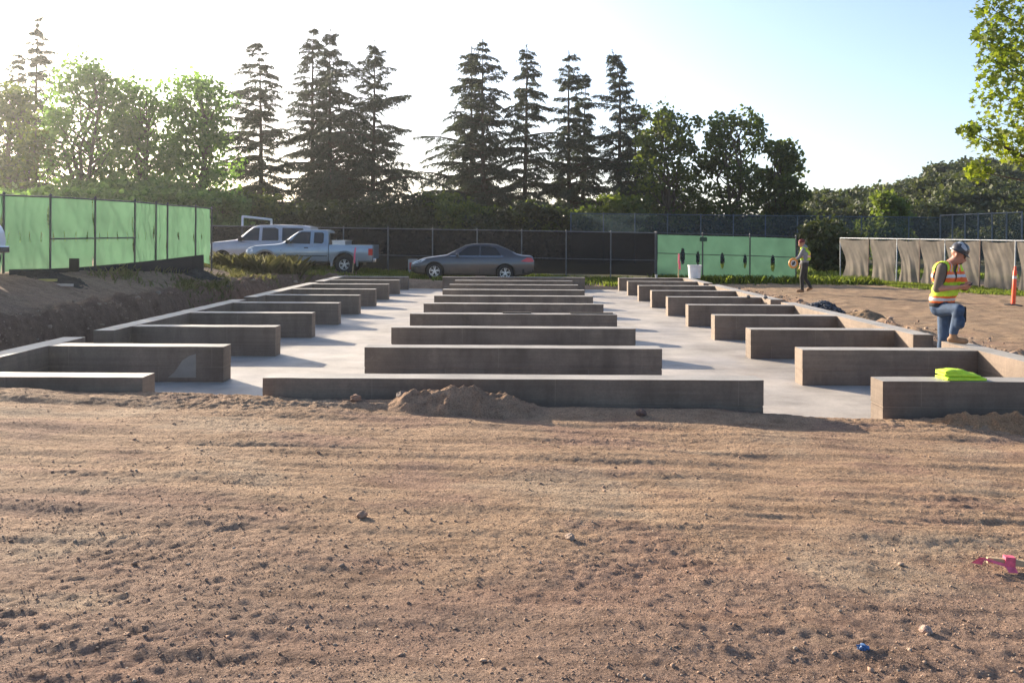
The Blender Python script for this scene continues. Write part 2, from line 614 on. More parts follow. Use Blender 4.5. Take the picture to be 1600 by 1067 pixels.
# wide sheet to the horizon
gx = np.concatenate([-np.geomspace(20, 2500, 30)[::-1], np.arange(-19.9, 20, 0.11), np.geomspace(20.1, 2500, 30)])
gy = np.concatenate([-np.geomspace(2, 600, 14)[::-1], np.arange(-1.5, 8.2, 0.35), np.arange(8.25, 34, 0.105), np.arange(34.1, 62, 0.5), np.geomspace(62.5, 4000, 30)])
X, Y = np.meshgrid(gx, gy)
inside = (X > -6.7) & (X < 6.7) & (Y > 2.3) & (Y < 8.84)
nz = np.where(np.abs(X) < 25, 1, 0) * np.where(Y < 45, 1, 0)
Z = H0(X, Y) + nz * (0.6 * Hn(X, Y) + 0.03 * np.clip(fbm(X * 2.2, Y * 2.2, 4, 80), -0.4, 1) * smooth((np.abs(X) - 6.1) / 0.4)) - 0.006
bank = smooth((-6.35 - X) / 0.2) * smooth((X + 8.3) / 0.5) * smooth((Y - 8) / 2) * (1 - smooth((Y - 33) / 2))
Z = Z + bank * 0.17 * fbm(X * 2.6, Y * 2.1, 5, 83)
berm = np.exp(-((X - 6.9) / 0.6) ** 2) * smooth((Y - 7) / 2) * (1 - smooth((Y - 26) / 4)) * (X > 6.24)
Z = Z + berm * 0.09 * np.clip(fbm(X * 3.2, Y * 3.2, 4, 84), -0.3, 1)
Z = Z - np.where(inside, 0.12, 0)
Z = np.where((X > -6.24) & (X < 6.1) & (Y > 8.86) & (Y < 31.2), np.minimum(Z, -0.52), Z)
me = np_mesh('ground', np.column_stack([X.ravel(), Y.ravel(), Z.ravel()]), grid_faces(len(gx), len(gy)), SOIL, sm=True)
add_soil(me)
tag(link('ground', me), 'bare soil and field around the foundation', kind='structure')


def H(x, y):
    return float(H0(np.array([x]), np.array([y]))[0] + 0.5 * Hn(np.array([x]), np.array([y]))[0])


# ------------------------------------------------------------------ concrete slab and walls
SLABZ = -0.457
sx = np.linspace(-6.22, 6.02, 26)
sy = np.linspace(8.66, 31.36, 44)
X, Y = np.meshgrid(sx, sy)
V = np.column_stack([X.ravel(), Y.ravel(), np.full(X.size, SLABZ) + 0.0015 * rng.standard_normal(X.size)])
F = grid_faces(len(sx), len(sy))
sm_ = np_mesh('slab', V, F, SLABM, sm=True)
slab = tag(link('concrete_slab', sm_), 'smooth pale concrete slab between the low walls', kind='structure')

ROW0, PITCH, TH = 9.03, 2.437, 0.30          # back face of the first row, spacing, wall thickness
WX0, WX1 = 5.93, 6.23


def wall_bar(name, x0, x1, y0, y1, parent, ztop=0.0, seed=0):
    """a formed concrete bar: upper lift, recessed joint, lower lift; edges slightly uneven"""
    r = np.random.default_rng(seed)
    mb = MB()
    for (za, zb, ins) in ((-0.252, ztop, 0.0), (-0.268, -0.252, 0.006), (-0.54, -0.268, 0.002)):
        long_x = (x1 - x0) > (y1 - y0)
        n = max(2, int((x1 - x0 if long_x else y1 - y0) / 0.22))
        vs, fs = [], []
        for i in range(n + 1):
            t = i / n
            j = r.normal(0, 0.0009, 6)
            if long_x:
                x = x0 + ins + (x1 - x0 - 2 * ins) * t
                vs += [(x, y0 + ins + j[0], za), (x, y1 - ins, za), (x, y1 - ins + j[1], zb + j[2]), (x, y0 + ins + j[3], zb + j[4])]
            else:
                y = y0 + ins + (y1 - y0 - 2 * ins) * t
                vs += [(x1 - ins + j[0], y, za), (x0 + ins, y, za), (x0 + ins + j[1], y, zb + j[2]), (x1 - ins + j[3], y, zb + j[4])]
        for i in range(n):
            a = i * 4
            for k in range(4):
                fs.append((a + k, a + (k + 1) % 4, a + 4 + (k + 1) % 4, a + 4 + k))
        fs += [(0, 1, 2, 3), (n * 4 + 3, n * 4 + 2, n * 4 + 1, n * 4)]
        mb.add(vs, fs)
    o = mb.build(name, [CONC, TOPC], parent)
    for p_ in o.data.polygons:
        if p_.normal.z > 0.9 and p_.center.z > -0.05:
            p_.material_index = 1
    return o


ORD = ['nearest', 'second nearest', 'third', 'fourth', 'fifth', 'sixth', 'seventh', 'eighth', 'ninth', 'farthest']
for k in range(10):
    yb = ROW0 + PITCH * k
    hw = 2.5 if k in (0, 9) else 1.9
    if k in (0, 9):
        lab = ['long free-standing concrete beam nearest the camera, behind the dirt mound', 'long free-standing concrete beam farthest back, just before the grey sedan'][k > 0]
    else:
        lab = f'free-standing concrete beam in the middle row, {ORD[k]} counted from the camera'
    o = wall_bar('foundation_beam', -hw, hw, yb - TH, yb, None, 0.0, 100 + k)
    tag(o, lab, 'concrete beam', 'free-standing beams in the middle row', 'thing')
GAPS = [(12.12, 12.98), (19.4, 20.2), (26.6, 27.35)]
SEG = [(ROW0 - TH, GAPS[0][0], (0, 1)), (GAPS[0][1], GAPS[1][0], (2, 3, 4)), (GAPS[1][1], GAPS[2][0], (5, 6, 7)), (GAPS[2][1], ROW0 + 9 * PITCH, (8, 9))]
SEGN = ['nearest the camera', 'second from the camera', 'third from the camera', 'farthest from the camera']
for side in (-1, 1):
    for q, (ya, yb, rows) in enumerate(SEG):
        nm = 'left' if side < 0 else 'right'
        th = thing('foundation_wall', f'{nm} edge foundation wall with cross walls, segment {SEGN[q]}', 'concrete wall',
                   (side * 6.08, (ya + yb) / 2, SLABZ), group=f'{nm} edge foundation wall segments')
        th['kind'] = 'thing'
        off = Vector((side * 6.08, (ya + yb) / 2, SLABZ))
        x0, x1 = (WX0, WX1) if side > 0 else (-WX1, -WX0)
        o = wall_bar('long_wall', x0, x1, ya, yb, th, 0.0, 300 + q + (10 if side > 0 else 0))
        o.location = -off
        for k in rows:
            y1 = ROW0 + PITCH * k
            xa, xb = (3.69, WX0 - 0.001) if side > 0 else (-WX0 + 0.001, -3.70)
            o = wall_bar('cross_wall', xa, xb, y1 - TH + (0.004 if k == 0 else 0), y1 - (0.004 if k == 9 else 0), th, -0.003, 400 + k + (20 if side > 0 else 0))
            o.location = -off
            if side < 0 and k == 1:
                yp = y1 - TH - 0.003
                pl = [P(px, py, yp) for px, py in ((262, 590), (272, 582), (279, 572), (285, 563), (296, 556), (306, 553), (306, 590))]
                vs = [tuple(p_) for p_ in pl] + [(p_.x, p_.y + 0.012, p_.z) for p_ in pl]
                n_ = len(pl)
                MB().add(vs, [tuple(range(n_))] + [(i, i + n_, (i + 1) % n_ + n_, (i + 1) % n_) for i in range(n_)]).build('mortar_patch', plain('pale_mortar', (0.27, 0.235, 0.195), 0.8), o)

# ------------------------------------------------------------------ trees
def quads(c, u, v):
    """quads with centres c and half-axes u, v (all N x 3)"""
    n = len(c)
    V = np.empty((n, 4, 3))
    V[:, 0] = c - u - v
    V[:, 1] = c + u - v * 0.6
    V[:, 2] = c + u * 0.8 + v
    V[:, 3] = c - u * 0.7 + v * 0.8
    return V.reshape(-1, 3), np.arange(n * 4).reshape(-1, 4)


def rand_dirs(n, r):
    d = r.standard_normal((n, 3))
    return d / np.linalg.norm(d, axis=1)[:, None]


def leaf_cloud(c, r, size, flat=0.0):
    n = len(c)
    u = rand_dirs(n, r)
    w = rand_dirs(n, r)
    if flat:
        w = w * (1 - flat) + np.array((0, 0, 1)) * flat
    v = np.cross(u, w)
    v /= np.linalg.norm(v, axis=1)[:, None] + 1e-9
    s = size * r.uniform(0.6, 1.3, n)[:, None]
    return quads(c, u * s * 0.5, v * s * 0.38)


def conifer_mesh(h, rad, seed, bend=0.0, tiers=None, bare=0.10, lean=0.0, dens=1.0, top_t=None):
    """cedar: tapering trunk, tiers of long branches with drooping ends, hanging needle sprays"""
    r = np.random.default_rng(seed)
    n = 14
    ph = r.uniform(0, 6.28)

    def axis(t):
        return np.array((lean * t * h + 0.10 * math.sin(3 * t + ph) + bend * max(0, t - 0.8) ** 2 * h * 6,
                         0.10 * math.cos(2.5 * t + ph), t * h - abs(bend) * max(0, t - 0.9) ** 2 * h * 3))
    az0, asym, up = r.uniform(0, 6.28), r.uniform(0.1, 0.38), r.uniform(-0.08, 0.16)
    tb = MB()
    tb.tube([axis(i / n) for i in range(n + 1)], [max(0.02, 0.016 * h * (1 - i / n) ** 0.9) for i in range(n + 1)], 8)
    C, U, W = [], [], []
    nt = tiers or int(h * 2.6)
    for i in range(nt):
        t = bare + (0.985 - bare) * ((i + r.uniform(-0.9, 0.9)) / nt)
        t = min(max(t, bare), 0.985)
        env = 1.3 * rad * ((1 - t) ** 0.85) * (0.7 + 0.3 * min(1, (t - bare + 0.12) / 0.3)) + 0.25
        nb = int(r.integers(2, 6))
        a0 = r.uniform(0, 6.28)
        for b in range(nb):
            az = a0 + b * 6.283 / nb + r.uniform(-0.5, 0.5)
            L = env * r.uniform(0.3, 1.12) * (1 + asym * math.cos(az - az0) + 0.25 * float(perlin(t * 6, az * 0.8, seed % 37)))
            q_ = r.random()
            if q_ < 0.10:
                L *= 1.35
            elif q_ < 0.17:
                continue
            slope = r.uniform(-0.12, 0.35) + 0.3 * t + up
            droop = r.uniform(0.2, 0.55)
            d = np.array((math.cos(az), math.sin(az), 0.0))
            side = np.array((-d[1], d[0], 0.0))
            p0 = axis(t)
            ss = np.linspace(0, 1, 6)
            spine = p0 + d * L * ss[:, None] + np.array((0, 0, 1)) * (L * (slope * ss - droop * ss ** 2.2))[:, None]
            tb.tube(spine, [max(0.008, 0.022 * L * (1 - x * 0.85)) for x in ss], 4, cap=False)
            ns = int(5 + 6.5 * L)
            for q in range(ns):
                s0 = (0.12 + 0.9 * (q + r.random()) / ns)
                s0 = min(s0, 1.0)
                sg = -1 if q % 2 else 1
                l2 = (0.30 * L * (1.12 - s0) + 0.22) * r.uniform(0.6, 1.25)
                d2 = d * r.uniform(0.55, 1.0) + side * (sg * r.uniform(0.25, 0.9))
                d2 = d2 / np.linalg.norm(d2)
                m = int((4.0 + 9.8 * l2) * dens)
                uu = r.uniform(0.0, 1.0, m)
                ps = p0 + d * (L * s0)
                c = ps + d2 * (l2 * uu)[:, None] + r.normal(0, 0.035, (m, 3))
                c[:, 2] += L * (slope * s0 - droop * s0 ** 2.2) - 0.55 * l2 * uu ** 1.7 - r.uniform(0, 0.10, m)
                dirs = d2 * 0.75 + np.array((0, 0, -0.75)) * uu[:, None] + 0.5 * r.standard_normal((m, 3))
                dirs /= np.linalg.norm(dirs, axis=1)[:, None]
                wv = np.cross(dirs, rand_dirs(m, r))
                wv /= np.linalg.norm(wv, axis=1)[:, None] + 1e-9
                C.append(c)
                U.append(dirs * r.uniform(0.11, 0.24, m)[:, None])
                W.append(wv * r.uniform(0.018, 0.043, m)[:, None])
    # leader
    m = 22
    tt = r.uniform(0.95, 1.0, m)
    c = np.array([axis(x) for x in tt]) + 0.05 * r.standard_normal((m, 3))
    C.append(c)
    dd = rand_dirs(m, r) * 0.6 + np.array((0, 0, -0.3))
    U.append(dd * 0.16)
    W.append(rand_dirs(m, r) * 0.03)
    V, F = quads(np.concatenate(C), np.concatenate(U), np.concatenate(W))
    return tb, (V, F)


def place_tree(name, label, cat, loc, tb, cloud, barkm, leafm, group, rz=0.0):
    t = thing(name, label, cat, loc, (0, 0, rz), group)
    tb.build('trunk', barkm, t, sm=60)
    link('crown', np_mesh('crown', cloud[0], cloud[1], leafm), t)
    return t


TREE_Y = 78.0


def gz(x, y):
    return float(H0(np.array([x]), np.array([y]))[0])


CON = [  # px, top y, depth, crown radius, bend, lean, label
    (56, 30, 80, 3.6, 0, 0, 'tall thin cedar spire at the far left above the broad-leaved trees'),
    (27, 84, 84, 3.2, 0, 0, 'shorter cedar spire at the far left beside the tallest left spire'),
    (406, 66, 77, 4.6, -0.05, 0, 'cedar with flat wind-swept top left of the double-trunked cedar'),
    (489, 43, 79, 4.4, 0, 0, 'tallest cedar in the row, left stem of the close pair behind the pickup'),
    (513, 50, 77, 4.6, 0.03, 0, 'cedar right stem of the close pair behind the pickup'),
    (582, 70, 76, 5.2, 0, 0, 'cedar with wide layered branches alone behind the pickup tailgate'),
    (737, 80, 80, 4.4, 0, 0, 'cedar left stem of the pair behind the grey sedan'),
    (754, 70, 78, 4.8, 0, 0, 'cedar right stem of the pair behind the grey sedan'),
    (820, 77, 78, 4.2, 0, 0, 'slim pointed cedar just right of the pair behind the sedan'),
    (889, 86, 79, 3.7, 0, 0, 'slim pointed cedar left of the bent-topped cedar'),
    (911, 120, 81, 3.4, 0, 0.01, 'shorter cedar squeezed behind the slim pointed cedar'),
    (966, 84, 77, 3.6, -0.16, 0, 'cedar with a bent nodding top at the right end of the row'),
    (992, 160, 79, 4.4, 0.05, 0, 'short cedar right of the bent-topped cedar'),
]
for i, (px, py, yd, rad, bend, lean, lab) in enumerate(CON):
    top = P(px, py, yd)
    x = P(px, 360, yd).x
    z = gz(x, yd)
    tb, cl = conifer_mesh((top.z - z) * 1.03, rad * (0.92 + 0.22 * ((i * 7) % 5) / 4), 500 + i, bend, lean=lean, bare=0.06)
    place_tree('cedar_tree', lab, 'conifer', (x, yd, z - 0.1), tb, cl, BARKD, CEDAR, 'cedars behind the fence')


def broadleaf(h, rw, seed, nblob, per, leaf, base=0.22, spread=1.0, rb=(0.10, 0.17)):
    """trunk, forking limbs and a crown of leaf clumps with gaps between them"""
    r = np.random.default_rng(seed)
    tb = MB()
    fork = np.array((r.uniform(-.2, .2), r.uniform(-.2, .2), h * base))
    tb.tube([(0, 0, -0.2), fork * np.array((.5, .5, .5)), fork], [0.026 * h, 0.02 * h, 0.017 * h], 8)
    C = []
    leaders = [np.array((r.uniform(-.45, .45) * rw, r.uniform(-.45, .45) * rw, h * r.uniform(0.8, 0.95))) for _ in range(4)]
    for ld in leaders:
        mid = fork + (ld - fork) * 0.5 + r.normal(0, 0.05 * h, 3) * np.array((1, 1, 0.3))
        tb.tube([fork, mid, ld], [0.013 * h, 0.008 * h, 0.003 * h], 6, cap=False)
    for b in range(nblob):
        t = (b + r.random()) / nblob
        zz = base * 0.75 + (0.97 - base * 0.75) * t
        env = rw * math.sqrt(max(0.03, 1 - ((zz - 0.52) / 0.52) ** 2)) * (0.85 + 0.3 * r.random())
        az = r.uniform(0, 6.283)
        q = env * math.sqrt(r.uniform(0.08, 1.0))
        c = np.array((math.cos(az) * q, math.sin(az) * q, zz * h))
        br = h * r.uniform(*rb) * spread
        m = int(per * r.uniform(0.7, 1.3))
        d = rand_dirs(m, r)
        rad = br * (r.uniform(0.25, 1.0, m) ** 0.45)
        pts = c + d * rad[:, None] * np.array((1.15, 1.15, 0.75)) + r.normal(0, 0.05 * br, (m, 3))
        # ragged sprays
        k = m // 6
        pts[:k] += d[:k] * br * r.uniform(0.1, 0.5, k)[:, None]
        C.append(pts)
        ld = leaders[int(r.integers(0, 4))]
        st = fork + (ld - fork) * min(0.95, max(0.1, (c[2] - fork[2]) / (ld[2] - fork[2] + 1e-6) - 0.25))
        tb.tube([st, (st + c) / 2 + np.array((0, 0, -0.02 * h)), c], [0.006 * h, 0.004 * h, 0.0015 * h], 4, cap=False)
    C = np.concatenate(C)
    C = C[C[:, 2] > 0.15]
    return tb, leaf_cloud(C, r, leaf, 0.25)


BRO = [  # px, top y, depth, half-width px, material, label
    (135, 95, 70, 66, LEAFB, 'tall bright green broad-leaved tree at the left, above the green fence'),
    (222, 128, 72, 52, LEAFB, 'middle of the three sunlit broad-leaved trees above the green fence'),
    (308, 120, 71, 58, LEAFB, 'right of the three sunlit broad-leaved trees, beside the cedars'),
    (30, 132, 68, 56, LEAFA, 'dark brownish tree at the left frame edge under the spires'),
    (1048, 168, 70, 58, LEAFA, 'dark green broad-leaved tree beside the bent-topped cedar'),
    (1148, 172, 69, 58, LEAFA, 'dark broad-leaved tree in the middle of the right group'),
    (1222, 222, 68, 36, LEAFA, 'smaller dark broad-leaved tree at the right end of the group'),
]
for i, (px, py, yd, hw, m, lab) in enumerate(BRO):
    top = P(px, py, yd)
    x = P(px, 360, yd).x
    z = gz(x, yd)
    h = (top.z - z)
    tb, cl = broadleaf(h, hw * yd / FPX * 0.92, 600 + i, 58 if i < 3 else 50, 130 if i < 3 else 105, 0.30, base=0.2, rb=(0.06, 0.115) if i < 3 else (0.055, 0.105))
    place_tree('broadleaf_tree', lab, 'tree', (x, yd, z), tb, cl, BARKG, m, 'broad-leaved trees behind the fence')

# shrubs and saplings under the trees, copies of three kinds
kinds = []
for k in range(3):
    tb, cl = broadleaf(3.6, 2.3, 700 + k, 30, 170, 0.24, base=0.1, rb=(0.16, 0.26))
    tb_o = tb.build('trunk', BARKD, None, sm=60)
    kinds.append((tb_o.data, np_mesh('crown', cl[0], cl[1], [BUSHM, LEAFA, BUSHM][k])))
    bpy.data.objects.remove(tb_o)
r = np.random.default_rng(77)
yel = []
SH = []
for i in range(34):
    px = 345 + i * 20 + r.uniform(-9, 9)
    yd = r.uniform(64.5, 74)
    SH.append((px, yd, r.uniform(0.5, 1.25), 0))
for i in range(13):
    SH.append((-20 + i * 28 + r.uniform(-8, 8), r.uniform(56, 64), r.uniform(0.9, 1.35), 1))
for i in range(12):
    SH.append((1010 + i * 22 + r.uniform(-8, 8), r.uniform(64.5, 70), r.uniform(0.7, 1.15), 2))
LAB = ['dark leafy shrub in the thicket under the cedars', 'shrub in the bright thicket behind the left green fence', 'shrub in the thicket under the right broad-leaved trees']
GRP = ['thicket under the cedars', 'thicket behind the left green fence', 'thicket under the right trees']
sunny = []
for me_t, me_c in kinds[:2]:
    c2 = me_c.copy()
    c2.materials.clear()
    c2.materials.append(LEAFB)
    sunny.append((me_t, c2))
for (px, yd, sc, zone) in SH:
    x = P(px, 360, yd).x
    lab_, grp_ = LAB[zone], GRP[zone]
    if zone == 0:
        w_ = 'behind the SUV and pickup' if px < 600 else ('behind the grey sedan' if px < 850 else 'behind the fence right of the sedan')
        lab_, grp_ = 'dark leafy shrub in the thicket under the cedars, ' + w_, 'cedar thicket ' + w_
    t = thing('shrub', lab_, 'shrub', (x, yd, gz(x, yd) - 0.1), (0, 0, r.uniform(0, 6.28)), grp_)
    t.scale = (sc * 1.1, sc * 1.1, sc * r.uniform(0.8, 1.15))
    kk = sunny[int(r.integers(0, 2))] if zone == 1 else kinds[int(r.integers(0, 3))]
    link('trunk', kk[0], t)
    link('crown', kk[1], t)

# ------------------------------------------------------------------ wooded hill on the right
hx = np.linspace(20, 230, 80)
hy = np.linspace(84, 300, 60)
X, Y = np.meshgrid(hx, hy)


def hillz(X, Y):
    f = smooth((Y - 84) / 70.0)
    a = X / Y
    prof = np.interp(a, [0.2, 0.30, 0.40, 0.455, 0.50, 0.56, 0.62, 0.75, 1.0], [-0.5, 0.4, 2.4, 4.8, 8.0, 9.4, 10.5, 12, 13])
    return -0.5 + f * (prof + 0.8 * fbm(X * 0.03, Y * 0.03, 3, 90))


Z = hillz(X, Y)
Z[0, :] = -1.0
me = np_mesh('hill', np.column_stack([X.ravel(), Y.ravel(), Z.ravel()]), grid_faces(len(hx), len(hy)), SOIL, sm=True)
add_soil(me, 1.0, (0.12, 0.11, 0.055))
tag(link('hill', me), 'low wooded hill on the right', kind='structure')
oaks = []
for k in range(4):
    tb, cl = broadleaf(6.6, 4.0, 740 + k, 34, 190, 0.42, base=0.12, rb=(0.14, 0.22))
    o = tb.build('trunk', BARKD, None, sm=60)
    oaks.append((o.data, np_mesh('crown', cl[0], cl[1], LEAFOAK)))
    bpy.data.objects.remove(o)
r = np.random.default_rng(5)
n_oak = 0
for yd, n in ((92, 9), (102, 10), (112, 11), (124, 12), (137, 13), (150, 14)):
    for i in range(n):
        px = 1225 + (i + r.uniform(0.1, 0.9)) * 420 / n
        x = P(px, 360, yd).x
        y = yd + r.uniform(-4, 4)
        z = float(hillz(np.array([x]), np.array([y]))[0])
        zone_ = 0 if yd < 100 else (1 if yd < 130 else 2)
        t = thing('oak_tree', ['rounded dark oak in the wood at the foot of the right-hand hill', 'rounded dark oak in the wood on the middle slope of the hill', 'rounded dark oak along the skyline of the wooded hill'][zone_], 'tree', (x, y, z - 0.3), (0, 0, r.uniform(0, 6.28)), ['oaks at the foot of the hill', 'oaks on the middle slope', 'oaks along the skyline'][zone_])
        sc = r.uniform(0.72, 1.12)
        t.scale = (sc * 1.1, sc * 1.1, sc)
        kk = oaks[int(r.integers(0, 4))]
        link('trunk', kk[0], t)
        link('crown', kk[1], t)
tb, cl = broadleaf(5.2, 1.3, 790, 26, 200, 0.27, base=0.12, rb=(0.12, 0.2))
p = P(1382, 405, 66)
place_tree('sapling', 'slim yellow-green sapling before the hill, behind the tan fence', 'tree', (p.x, 66, gz(p.x, 66)), tb, cl, BARKG, leafmat('sapling_leaf', (0.06, 0.09, 0.025), (0.16, 0.19, 0.05), 0.45), None)
for (px, w, hh, lab) in ((1507, 1.6, 2.4, 'rounded olive bush beyond the tall netting, left one'), (1578, 2.1, 3.6, 'larger olive bush beyond the tall netting at the right edge'), (1290, 1.7, 2.6, 'greyish bush behind the gap between the green screen and the tan fence')):
    tb, cl = broadleaf(hh, w, 800 + px, 24, 200, 0.2, base=0.1, rb=(0.16, 0.26))
    yd = 46 if px < 1400 else 70
    p = P(px, 400, yd)
    place_tree('bush', lab, 'bush', (p.x, yd, gz(p.x, yd)), tb, cl, BARKD, LEAFOAK, None)

# ------------------------------------------------------------------ near sycamore at the right edge
r = np.random.default_rng(41)
TX0, TY0 = 15.2, 22.0
tz = gz(TX0, TY0)
syc = thing('sycamore_tree', 'near tree with large sunlit yellow-green leaves reaching in at upper right', 'tree', (TX0, TY0, tz))
tb = MB()
tb.tube([(0, 0, -0.3), (0.1, 0, 2.5), (0.0, 0.1, 5.5), (0.1, 0, 9)], [0.26, 0.2, 0.15, 0.06], 10)
blobs = []
for (px, py, yd, br) in ((1540, 215, 21.6, .55), (1530, 268, 21.6, .32), (1512, 205, 21.7, .26), (1572, 150, 22, .85), (1580, 60, 22, .85), (1555, 95, 21.6, .5), (1545, 60, 21.8, .42), (1550, 15, 22, .5), (1585, 225, 22, .55), (1600, 100, 21.4, .8),
                         (1600, 240, 21.6, .45), (1630, 180, 22, 1.0), (1640, 60, 22, 1.2), (1620, -40, 22, 1.1), (1570, -60, 22, .8), (1680, -120, 22, 1.3), (1700, 100, 22.5, 1.3), (1720, 0, 21, 1.2), (1760, 200, 22, 1.1), (1800, 60, 22.4, 1.4), (1780, -160, 22, 1.3), (1860, 120, 22, 1.2), (1700, 200, 20.8, .9), (1660, 130, 23.4, 1.1)):
    c = P(px, py, yd) - Vector((TX0, TY0, tz))
    blobs.append((c, br))
    st = Vector((0.05, 0, max(2.4, c.z - 1.6 - 0.15 * abs(c.x))))
    tb.tube([st, (st + c) / 2 + Vector((0, 0, 0.2)), c], [0.06, 0.035, 0.01], 5, cap=False)
tb.build('trunk', BARKG, syc, sm=60)
star = []
for k in range(10):
    a = math.pi / 2 + k * math.pi / 5
    q = 1.0 if k % 2 == 0 else 0.52
    if k == 5:
        q = 0.35
    star.append((q * math.cos(a), q * math.sin(a)))
star = np.array(star)
C = []
for c, br in blobs:
    m = int(330 * br ** 1.8 + 40)
    d = rand_dirs(m, r)
    C.append(np.array(c) + d * (br * r.uniform(0.15, 1, m) ** 0.5)[:, None] * np.array((1, 1, 0.95)))
C = np.concatenate(C)
n = len(C)
nrm = rand_dirs(n, r) * 0.75 + np.array((-0.35, -0.3, 0.55))
nrm /= np.linalg.norm(nrm, axis=1)[:, None]
u = np.cross(nrm, rand_dirs(n, r))
u /= np.linalg.norm(u, axis=1)[:, None]
v = np.cross(nrm, u)
s = r.uniform(0.055, 0.115, n)[:, None]
V = np.empty((n, 10, 3))
for k in range(10):
    V[:, k] = C + (u * star[k, 0] + v * star[k, 1]) * s + nrm * s * (0.12 * (star[k, 0] ** 2))
link('crown', np_mesh('crown', V.reshape(-1, 3), np.arange(n * 10).reshape(-1, 10), LEAFY), syc)

# ------------------------------------------------------------------ fences
def screen_mesh(a, b, za0, za1, zb0, zb1, nx, nz, disp, holes=()):
    """cloth between a and b (xy); bottom/top heights at both ends; disp(s, t) bellies it out; holes: ellipses in (s, t)"""
    S, T = np.meshgrid(np.linspace(0, 1, nx), np.linspace(0, 1, nz))
    a, b = np.array(a), np.array(b)
    d = b - a
    L = np.linalg.norm(d)
    nn = np.array((d[1], -d[0])) / L
    q = disp(S, T)
    xy = a[None, None] + d[None, None] * S[..., None] + nn[None, None] * q[..., None]
    z = (za0 + (zb0 - za0) * S) * (1 - T) + (za1 + (zb1 - za1) * S) * T
    V = np.column_stack([xy[..., 0].ravel(), xy[..., 1].ravel(), z.ravel()])
    F = grid_faces(nx, nz)
    cs, ct = S.ravel()[F].mean(1), T.ravel()[F].mean(1)
    keep = np.ones(len(F), bool)
    for (hs, ht, rs, rt) in holes:
        keep &= ((cs - hs) / rs) ** 2 + ((ct - ht) / rt) ** 2 > 1
    return V, F[keep]


def fence(name, label, posts, cloth, postm, pr=0.03, midrail=None, toprail=True, dispf=None, holes=None, base_gap=0.02, drop=0.04, group=None, nx=26, nz=16):
    """posts: (x, y, zbottom, ztop); children: post, rail, screen, one each per bay"""
    p0 = posts[0]
    t = thing(name, label, 'fence', (p0[0], p0[1], p0[2]), group=group)
    off = Vector((p0[0], p0[1], p0[2]))

    def put(o):
        o.location = -off
        return o
    for i, (x, y, z0, z1) in enumerate(posts):
        mb = MB()
        mb.tube([(x, y, z0 - 0.25), (x, y, z1)], pr, 8)
        mb.lathe([(pr * 1.2, z1 - 0.01), (pr * 1.15, z1 + 0.025), (0.004, z1 + 0.05)], 8, c=(x, y, 0))
        put(mb.build('post', postm, t, sm=50))
    for i in range(len(posts) - 1):
        a, b = posts[i], posts[i + 1]
        if toprail:
            put(MB().tube([(a[0], a[1], a[3] - 0.03), (b[0], b[1], b[3] - 0.03)], pr * 0.75, 8).build('rail', postm, t, sm=50))
        if midrail:
            za, zb = a[2] + (a[3] - a[2]) * midrail, b[2] + (b[3] - b[2]) * midrail
            put(MB().tube([(a[0], a[1] + pr, za), (b[0], b[1] + pr, zb)], pr * 0.6, 6).build('rail', postm, t, sm=50))
        if cloth:
            V, F = screen_mesh(a[:2], b[:2], a[2] + base_gap, a[3] - drop, b[2] + base_gap, b[3] - drop, nx, nz,
                               (lambda S, T, i=i: dispf(S, T, i)) if dispf else (lambda S, T: 0 * S - pr * 1.2), holes(i) if holes else ())
            put(link('screen', np_mesh('screen', V, F, cloth, sm=True), t))
    return t


def wrinkle(seed, amp):
    def f(S, T, i):
        return -0.045 - amp * (0.6 * np.sin(S * math.pi) + 0.8 * perlin(S * 2.2 + i * 3.7, T * 2 + seed, seed) + 0.35 * perlin(S * 7 + i * 5 + T * 3, T * 5, seed + 1) + 0.3 * np.abs(perlin(S * 4 - T * 3 + i, T * 2 + S * 3, seed + 2)))
    return f


# left green screen: runs back along the left side and turns the corner
LP = []
for (px, ptop, pbot, yd) in ((-24, 301, 429, 16.9), (6, 303, 427, 17.55), (79, 306, 422, 19.1), (149, 310, 418, 20.6), (211, 314, 413.5, 22.0), (244, 317, 411, 22.9), (262, 319, 410, 23.4), (306, 322, 407, 24.6), (331, 325, 414, 25.4)):
    a, b = P(px, ptop, yd), P(px, pbot, yd)
    LP.append((a.x, a.y, b.z, a.z))
LP = LP[:5] + LP[5:]
slit = lambda i: [((k + 0.5) / 4 + 0.02 * math.sin(i * 7 + k), 0.45, 0.009, 0.085) for k in range(4)] if i < 5 else [(0.5, 0.45, 0.03, 0.08)]
lf = fence('temporary_fence', 'temporary fence with bright green windscreen along the left side', LP, GREENM, DKSTEEL, 0.024, None, True, wrinkle(3, 0.06), slit, nx=70, nz=22)
a, b = LP[2], LP[4]
o = MB().tube([(a[0] + .04, a[1] - .05, a[2] + (a[3] - a[2]) * .42), (b[0] + .04, b[1] - .05, b[2] + (b[3] - b[2]) * .42)], 0.02, 6).build('rail', DKSTEEL, lf, sm=50)
o.location = -Vector((LP[0][0], LP[0][1], LP[0][2]))
